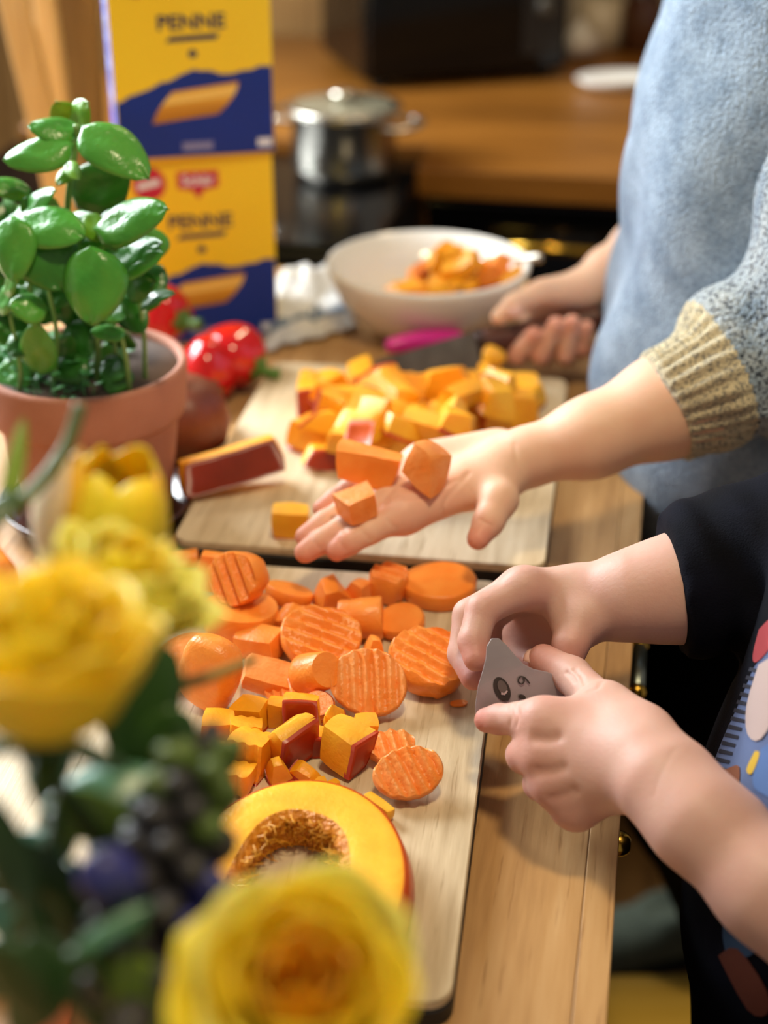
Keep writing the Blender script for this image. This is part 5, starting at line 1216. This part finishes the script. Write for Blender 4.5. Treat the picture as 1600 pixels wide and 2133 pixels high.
# pink peeler behind the blade
pk0, pk1 = at_z(806, 722, .022), at_z(962, 702, .022); pe = empty('pink_peeler', (pk0+pk1)/2-Vector((0, 0, .0215))); tag(pe, 'bright pink plastic peeler lying behind the knife blade', 'peeler')
adopt(tube('handle', smooth_path([pk0, pk0*.66+pk1*.34+Vector((0, 0, .001)), pk0*.3+pk1*.7, pk1], 6), lambda t: .003+.0062*math.sin(PI*min(1, .1+t*.85))**.7, M_PINK, n=16), pe)
adopt(box('peeler_blade', -.005, .03, -.004, .004, -.001, .001, M_STEEL, loc=pk1, rot=(0, 0, R(16))), pe)

# ------------------------------------------------------------------ carrots held in the palm
def palm_carrot(px, py, wx, wy, wz, rot, lab, m=None, **kw):
    hit = PALM_BVH.ray_cast(Vector(_C), Vector(ray(px, py+wz*.30)))
    p = hit[0] if hit[0] is not None else at_z(px, py, .09)
    s = pxm(p); o = chunk('carrot_chunk', wx/s, wy/s, wz/s, m or M_CARROT, **kw); rest(o, p, tuple(R(a) for a in rot), p.z-.0012); tag(o, lab, 'carrot', 'carrot chunks on the open palm')
palm_carrot(764, 985, 112, 62, 70, (6, 10, 4), 'carrot chunk nearest the little finger of the open palm', taper=(1.25, .8), seed=3, rnd_=.08, corner=.22)
palm_carrot(888, 988, 96, 66, 92, (-10, 14, -28), 'largest carrot chunk at the heel of the open palm', taper=(.55, .9), seed=5, rnd_=.12, corner=.22, m=M_CARROTL)
palm_carrot(745, 1060, 76, 60, 62, (4, -10, 36), 'smallest carrot chunk on the fingers of the open palm', seed=8, rnd_=.06, corner=.16, m=M_CARROTL)

# ------------------------------------------------------------------ child in the dark top
P2 = empty('person', (.16, .70, FL+.30)); tag(P2, 'child in a dark printed top holding a metal crinkle cutter with both hands', 'person')
parts = []
# near (left) hand, back of the hand to the camera
foreN = [(d_(1330, 1590, .735), .0165), (d_(1372, 1630, .724), .0185), (d_(1450, 1712, .708), .0205), (d_(1600, 1852, .690), .0228), (d_(1820, 2060, .670), .025)]
foreN2 = [(d_(1350, 1566, .738), .0150), (d_(1412, 1622, .728), .0160), (d_(1520, 1728, .712), .019)]
iN, mN, rN, pN = d_(1132, 1506, .762), d_(1128, 1572, .756), d_(1152, 1634, .754), d_(1200, 1682, .755)
palmN = [(d_(1340, 1560, .742), .0140, iN, .0098), (d_(1345, 1575, .738), .0140, mN, .0100), (d_(1340, 1595, .736), .0135, rN, .0098), (d_(1330, 1610, .738), .0135, pN, .0092), (iN, .009, pN, .0085),
         (d_(1320, 1560, .755), .016, d_(1200, 1580, .775), .013), (d_(1330, 1535, .750), .0135, d_(1262, 1478, .768), .0115), (iN, .008, d_(1262, 1490, .768), .010)]
fingN = [[(iN, .0094), (d_(1078, 1498, .770), .0082), (d_(1040, 1498, .778), .0076), (d_(1014, 1500, .784), .0066)],
         [(mN, .0096), (d_(1092, 1574, .766), .0088), (d_(1086, 1572, .790), .0078), (d_(1120, 1566, .800), .0070)],
         [(rN, .0094), (d_(1126, 1632, .768), .0086), (d_(1128, 1622, .790), .0076), (d_(1165, 1610, .798), .0068)],
         [(pN, .0086), (d_(1176, 1676, .770), .0078), (d_(1184, 1660, .788), .0068), (d_(1215, 1645, .792), .0062)]]
thumbN = [(d_(1320, 1530, .752), .0140), (d_(1262, 1476, .772), .0108), (d_(1192, 1408, .806), .0097), (d_(1132, 1374, .818), .0085)]
lo_, hi_ = bounds([p for p, r in foreN]+[p for f in fingN for p, r in f]+[p for p, r in thumbN], .03)
S = SDF(lo_, hi_, .0013); S.add(np.array(foreN2[0][0]), np.array(foreN2[1][0]), .015, .016, .01); S.add(np.array(foreN2[1][0]), np.array(foreN2[2][0]), .016, .019, .01)
hand_sdf(S, foreN, palmN, fingN, thumbN, .012)
V, Q = S.mesh(2)
V = crease(V, Q, [(((1405, 1560), (1378, 1610), (1362, 1660)), .0010, .00025), (((1180, 1400), (1192, 1408), (1200, 1420)), .0010, .0010), (((1196, 1394), (1212, 1410), (1218, 1428)), .0010, .0010), (((1226, 1440), (1246, 1432), (1252, 1420)), .0010, .0008),
                  (((1062, 1470), (1066, 1490), (1062, 1512)), .0010, .0006), (((1076, 1470), (1080, 1490), (1076, 1512)), .0010, .0006), (((1118, 1538), (1140, 1540), (1160, 1536)), .003, .0016), (((1120, 1606), (1150, 1606), (1172, 1600)), .003, .0014), (((1150, 1664), (1175, 1656), (1196, 1648)), .003, .0012)])
parts.append((V, Q, flush_of(V, [f[-1][0] for f in fingN]+[thumbN[-1][0]], [iN, mN, rN, pN, fingN[1][1][0], fingN[2][1][0]], .013, .014)))
# far (right) hand arching over the cutter
foreF = [(d_(1205, 1248, .850), .0165), (d_(1245, 1254, .846), .0180), (d_(1320, 1240, .840), .0230), (d_(1410, 1226, .840), .0280), (d_(1520, 1180, .850), .030)]
iF, mF, rF, pF = d_(1092, 1224, .836), d_(1082, 1222, .852), d_(1094, 1228, .868), d_(1112, 1240, .882)
palmF = [(d_(1200, 1236, .845), .0125, iF, .0098), (d_(1205, 1238, .852), .0125, mF, .0098), (d_(1205, 1242, .858), .012, rF, .0095), (d_(1205, 1248, .862), .012, pF, .0088), (iF, .009, pF, .0085),
         (d_(1205, 1262, .848), .0140, d_(1200, 1292, .836), .0120), (d_(1215, 1282, .868), .0150, d_(1120, 1316, .885), .0140), (d_(1200, 1262, .866), .0140, d_(1110, 1270, .884), .0130)]
fingF = [[(iF, .0096), (d_(1004, 1272, .826), .0090), (d_(986, 1336, .818), .0082), (d_(992, 1372, .812), .0070)],
         [(mF, .0096), (d_(978, 1282, .846), .0092), (d_(964, 1362, .840), .0082), (d_(986, 1412, .826), .0070)],
         [(rF, .0092), (d_(1012, 1294, .866), .0086), (d_(1020, 1366, .864), .0080), (d_(1058, 1396, .850), .0070)],
         [(pF, .0084), (d_(1074, 1316, .888), .0084), (d_(1090, 1374, .880), .0076), (d_(1122, 1392, .868), .0066)]]
thumbF = [(d_(1216, 1268, .846), .0130), (d_(1206, 1302, .832), .0108), (d_(1188, 1344, .822), .0094), (d_(1186, 1370, .820), .0078)]
lo_, hi_ = bounds([p for p, r in foreF]+[p for f in fingF for p, r in f]+[p for p, r in thumbF], .034)
S = SDF(lo_, hi_, .0014); hand_sdf(S, foreF, palmF, fingF, thumbF); V, Q = S.mesh(2)
parts.append((V, Q, flush_of(V, [f[-1][0] for f in fingF]+[thumbF[-1][0]], [iF, fingF[0][1][0]])))
# rest of the child
csR, csL = Vector((.135, .755, .135)), Vector((.165, .555, .135)); elN = foreN[4][0]; elF = foreF[4][0]
chip = Vector((.146, .655, -.22))
S = SDF((-.02, .40, -.5), (.40, .92, .52), .009)
for a, b, ra, rb in ((chip, Vector((.148, .66, .10)), .068, .060), (csR, csL, .034, .034), (csL, elN, .034, .029), (csR, elF, .036, .031), (Vector((.155, .66, .14)), Vector((.145, .66, .21)), .034, .032)): S.add(np.array(a), np.array(b), ra, rb, .025)
hd2 = Vector((.165, .665, .292)); S.add(np.array(hd2+Vector((.01, 0, .015))), np.array(hd2+Vector((-.012, 0, -.04))), .078, .058, .02)
S.add(np.array(hd2+Vector((-.07, 0, 0))), np.array(hd2+Vector((-.080, 0, -.016))), .007, .010, .012)
for s in (-1, 1):
    S.add(np.array(hd2+Vector((.010, .069*s, .005))), np.array(hd2+Vector((.010, .073*s, -.016))), .012, .008, .006)
    S.carve(np.array(hd2+Vector((-.077, .026*s, .010))), np.array(hd2+Vector((-.078, .028*s, .010))), .011, .011, .008)
V, Q = S.mesh(2); parts.append((V, Q, np.zeros(len(V))))
V, Q, F = join(parts); Q = bridge(V, Q, parts); b2 = np_mesh('body', V, Q, M_SKIN2, None, F); adopt(b2, P2)
hair_cap(hd2, P2, .087)
for s in (-1, 1):
    ey = lathe('eye', [(0, -.009), (.006, -.0065), (.009, 0), (.006, .0065), (0, .009)], mat('eye_white', '#e8e4de', rough=.1), n=16); ey.location = hd2+Vector((-.054, .026*s, .010)); adopt(ey, P2)
cdir = Vector(_C)-d_(986, 1358, .81)
nail(P2, d_(984, 1360, .8105), d_(988, 1380, .81)-d_(984, 1345, .815), cdir.normalized()+Vector((-.25, 0, 0)), .0085, .0100)
nail(P2, d_(1112, 1366, .8155), d_(1105, 1362, .82)-d_(1150, 1382, .815), Vector((-.3, -.3, .9)), .0085, .0100)
# dark top: torso + far sleeve bunched at the elbow + near shoulder
S = SDF((-.02, .44, -.42), (.40, .92, .24), .0045)
for dy in (-.035, .035):
    o_ = np.array((0, dy, 0)); S.add(np.array((.150, .66, .10))+o_, np.array((.140, .655, -.02))+o_, .078, .088, .03); S.add(np.array((.140, .655, -.02))+o_, np.array((.150, .655, -.30))+o_, .088, .085, .03)
cf = Vector(foreF[3][0]); axf = (Vector(foreF[2][0])-cf).normalized(); ce = cf+axf*.002
S.add(np.array(ce+axf*.03), np.array(ce), .033, .034, .005); S.add(np.array(ce), np.array(elF), .034, .040, .02); S.add(np.array(elF), np.array(csR), .042, .046, .02)
S.add(np.array(csR), np.array(csL), .050, .050, .03); S.add(np.array(csL), np.array(Vector(csL).lerp(Vector(elN), .75)), .045, .038, .02)
S.plane_cut(ce, axf, .06)
V, Q = S.mesh(2); N = normals(V, Q)
rel = V-np.array(ce); s_ax = -(rel@np.array(axf)); nearsl = np.clip(1-(np.linalg.norm(rel-(-s_ax)[:, None]*np.array(axf)[None, :], axis=1)-.045)/.01, 0, 1)*(s_ax > -.01)*(s_ax < .16)
V = V+N*(.0035*nearsl*np.clip((s_ax-.004)/.012, 0, 1)*np.sin(s_ax*170+2*np.sin(V[:, 2]*50))+.0025*np.sin(V[:, 2]*32+V[:, 1]*25)*(1-nearsl))[:, None]
tp = np_mesh('dark_top', V, Q, M_NAVY); adopt(tp, P2)
TOP = BVHTree.FromPolygons([Vector(v) for v in V], [tuple(q) for q in Q])
# flat print on the front of the top: generic shapes following the cloth
def decal(name, poly, m, lift=.0006, n=14, rounded=True):
    """poly: outline in the photo; sampled as a fan grid and laid onto the cloth"""
    poly = [(p.x, p.y) for p in smooth_path([Vector((x, y, 0)) for x, y in poly+[poly[0]]], 3)[:-1]] if rounded else poly
    cx = sum(p[0] for p in poly)/len(poly); cy = sum(p[1] for p in poly)/len(poly); rings = 6; vs, fs = [], []; P = []
    for i in range(len(poly)):
        a, b = poly[i], poly[(i+1) % len(poly)]
        for k_ in range(4): t = k_/4; P.append((a[0]*(1-t)+b[0]*t, a[1]*(1-t)+b[1]*t))
    def hit(x, y):
        h = TOP.ray_cast(Vector(_C), Vector(ray(x, y)))
        return None if h[0] is None else h[0]+h[1]*lift
    c0 = hit(cx, cy)
    if c0 is None: return None
    vs.append(c0); last = c0
    for r_ in range(1, rings+1):
        for (x, y) in P:
            h = hit(cx+(x-cx)*r_/rings, cy+(y-cy)*r_/rings)
            if h is None or (h-c0).length > .16: h = vs[len(vs)-len(P)] if r_ > 1 else c0
            vs.append(h)
    n_ = len(P)
    for i in range(n_): fs.append((0, 1+i, 1+(i+1) % n_))
    for r_ in range(rings-1):
        for i in range(n_): fs.append((1+r_*n_+i, 1+(r_+1)*n_+i, 1+(r_+1)*n_+(i+1) % n_, 1+r_*n_+(i+1) % n_))
    o = mesh_obj(name, vs, fs, m); adopt(o, P2); return o
decal('print_panel', [(1572, 1392), (1640, 1330), (1700, 1500), (1660, 1760), (1580, 1700), (1496, 1612), (1500, 1560), (1540, 1470)], mat('print_greyblue', '#47557a', '#5a6a90', rough=.7, scale=20))
for i in range(13):
    t = i/12; x, y = 1572-76*t, 1395+205*t
    decal('print_stripe', [(x-6, y-5), (x+22, y+2), (x+20, y+9), (x-9, y+3)], mat('print_stripe_dark', '#12162a', rough=.8), .0010, rounded=False)
decal('print_shape', [(1585, 1385), (1630, 1370), (1625, 1470), (1590, 1540), (1562, 1530), (1560, 1470)], mat('print_cream', '#b39d96', rough=.7), .0012)
decal('print_shape', [(1585, 1312), (1612, 1290), (1610, 1345), (1580, 1380), (1572, 1366)], mat('print_red_faded', '#8f2229', rough=.7), .0010)
decal('print_shape', [(1525, 1600), (1545, 1598), (1540, 1650), (1510, 1632), (1508, 1610)], mat('print_brown', '#7a4326', rough=.7), .0012)
decal('print_shape', [(1578, 1565), (1588, 1570), (1572, 1612), (1560, 1604)], mat('print_yellow', '#c9a32e', rough=.7), .0013)
decal('print_shape', [(1590, 1560), (1640, 1540), (1640, 1660), (1585, 1650), (1572, 1620)], mat('print_blue', '#4c6b9e', rough=.7), .0011)
decal('print_shape', [(1500, 1990), (1540, 1975), (1600, 2060), (1600, 2110), (1560, 2100)], mat('print_brown_dark', '#5f2a18', rough=.7), .0012)
decal('print_shape', [(1510, 1870), (1560, 1900), (1580, 1980), (1515, 1985)], mat('print_darkblue', '#22405f', rough=.7), .0010)
# trousers of the child
S = SDF((.0, .48, FL+.32), (.36, .86, -.18), .008)
for dy in (-.045, .045):
    S.add(np.array((.165, .66+dy, -.27)), np.array((.165, .67+dy, FL+.36)), .072, .050, .015)
S.cut_below(FL+.345, .004); V, Q = S.mesh(2); adopt(np_mesh('trousers', V, Q, M_TROUS), P2)
for dy in (-.05, .05):
    S = SDF((.03, .58+dy, FL+.30), (.26, .76+dy, FL+.42), .006); S.add(np.array((.19, .67+dy, FL+.345)), np.array((.09, .67+dy, FL+.338)), .032, .028, .02); S.cut_below(FL+.3155, .002); V, Q = S.mesh(2); adopt(np_mesh('sock', V, Q, M_TROUS), P2)

# step stool the child stands on
ST = FL+.315
sl_ = empty('step_stool', (.16, .86, FL)); tag(sl_, 'yellow varnished wooden step stool beside the worktop', 'stool')
adopt(box('top_board', .06, .36, .50, 1.165, ST-.024, ST, M_STOOL, bev=.010, seg=3), sl_)
for x in (.08, .32):
    adopt(plate('side_panel', [(.54, FL+.001), (.70, FL+.001), (.74, FL+.10), (.96, FL+.10), (1.0, FL+.001), (1.16, FL+.001), (1.14, ST-.0245), (.56, ST-.0245)], .02, M_STOOL, None, .001, ((0, 1, 0), (0, 0, 1)), (x, 0, 0)), sl_)
sl_.rotation_euler = (0, 0, R(12))

# ------------------------------------------------------------------ metal crinkle cutter
CT = empty('crinkle_cutter', at_d(1080, 1420, .80)); tag(CT, 'grey steel crinkle cutter plate held between two small hands', 'cutter')
OUT = [(1012, 1372), (1014, 1346), (1024, 1330), (1040, 1330), (1056, 1344), (1074, 1366), (1092, 1384), (1112, 1394), (1140, 1400), (1164, 1410), (1184, 1426), (1196, 1442), (1192, 1466), (1168, 1490), (1100, 1510), (1020, 1514), (992, 1500), (990, 1470), (996, 1430), (1006, 1396)]
def cut_pt(x, y, lift=0.0):
    return at_d(x, y, .799+.00006*(x-1090)+.0000012*(y-1420)**2*.2-lift)
bm = bmesh.new(); vs = [bm.verts.new(cut_pt(x, y)) for x, y in smooth_closed(OUT)] if False else [bm.verts.new(cut_pt(x, y)) for x, y in OUT]
f = bm.faces.new(vs); r = bmesh.ops.extrude_face_region(bm, geom=[f])
for g in r['geom']:
    if isinstance(g, bmesh.types.BMVert): g.co += Vector(_F)*.0016
bmesh.ops.triangulate(bm, faces=[q for q in bm.faces if len(q.verts) > 4])
M_CUT = mat('cutter_steel', '#a59da2', '#968e94', rough=.34, metal=.35, scale=30)
cu_ = bm_obj('steel_plate', bm, M_CUT); adopt(cu_, CT); bv_ = cu_.modifiers.new('edge', 'BEVEL'); bv_.width = .0004; bv_.segments = 2; bv_.limit_method = 'ANGLE'
M_ENG = mat('engraving', '#3a3432', rough=.5, metal=.3)
def mark(name, poly, m, lift): 
    bm = bmesh.new(); vs = [bm.verts.new(cut_pt(x, y, lift)) for x, y in poly]; f = bm.faces.new(vs); r = bmesh.ops.extrude_face_region(bm, geom=[f])
    for g in r['geom']:
        if isinstance(g, bmesh.types.BMVert): g.co += Vector(_F)*.0004
    o = bm_obj(name, bm, m); adopt(o, CT); return o
def rot_ell(cx, cy, a, b, th, n=22): return [(cx+a*math.cos(2*PI*i/n)*math.cos(th)-b*math.sin(2*PI*i/n)*math.sin(th), cy+a*math.cos(2*PI*i/n)*math.sin(th)+b*math.sin(2*PI*i/n)*math.cos(th)) for i in range(n)]
mark('oval_recess', rot_ell(1046, 1436, 27, 16, R(66)), M_ENG, .0003)
mark('oval_inner', rot_ell(1047, 1432, 16, 9, R(66)), mat('engraving_mid', '#6a6260', rough=.4, metal=.5), .0006)
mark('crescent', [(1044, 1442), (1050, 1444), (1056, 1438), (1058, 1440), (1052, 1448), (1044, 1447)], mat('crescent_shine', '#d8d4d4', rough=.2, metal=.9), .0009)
def stroke(name, pts, w):
    P_ = smooth_path([Vector((x, y, 0)) for x, y in pts], 5); L_, R_ = [], []
    for i, p in enumerate(P_):
        d = (P_[min(i+1, len(P_)-1)]-P_[max(i-1, 0)]); d.normalize(); nrm = Vector((-d.y, d.x, 0)); L_.append(p+nrm*w); R_.append(p-nrm*w)
    vs = [cut_pt(p.x, p.y, .0004) for p in L_+R_]; k_ = len(P_)
    fs = [(i, i+1, k_+i+1, k_+i) for i in range(k_-1)]
    o = mesh_obj(name, vs, fs, M_ENG, None, False); s = o.modifiers.new('thickness', 'SOLIDIFY'); s.thickness = .0003; adopt(o, CT)
stroke('engraved_digit', [(1104, 1424), (1094, 1412), (1084, 1410), (1080, 1418), (1086, 1425), (1092, 1420), (1092, 1411)], 1.3)
mark('engraved_spot', rot_ell(1088, 1452, 8, 5, R(20), 14), M_ENG, .0003)
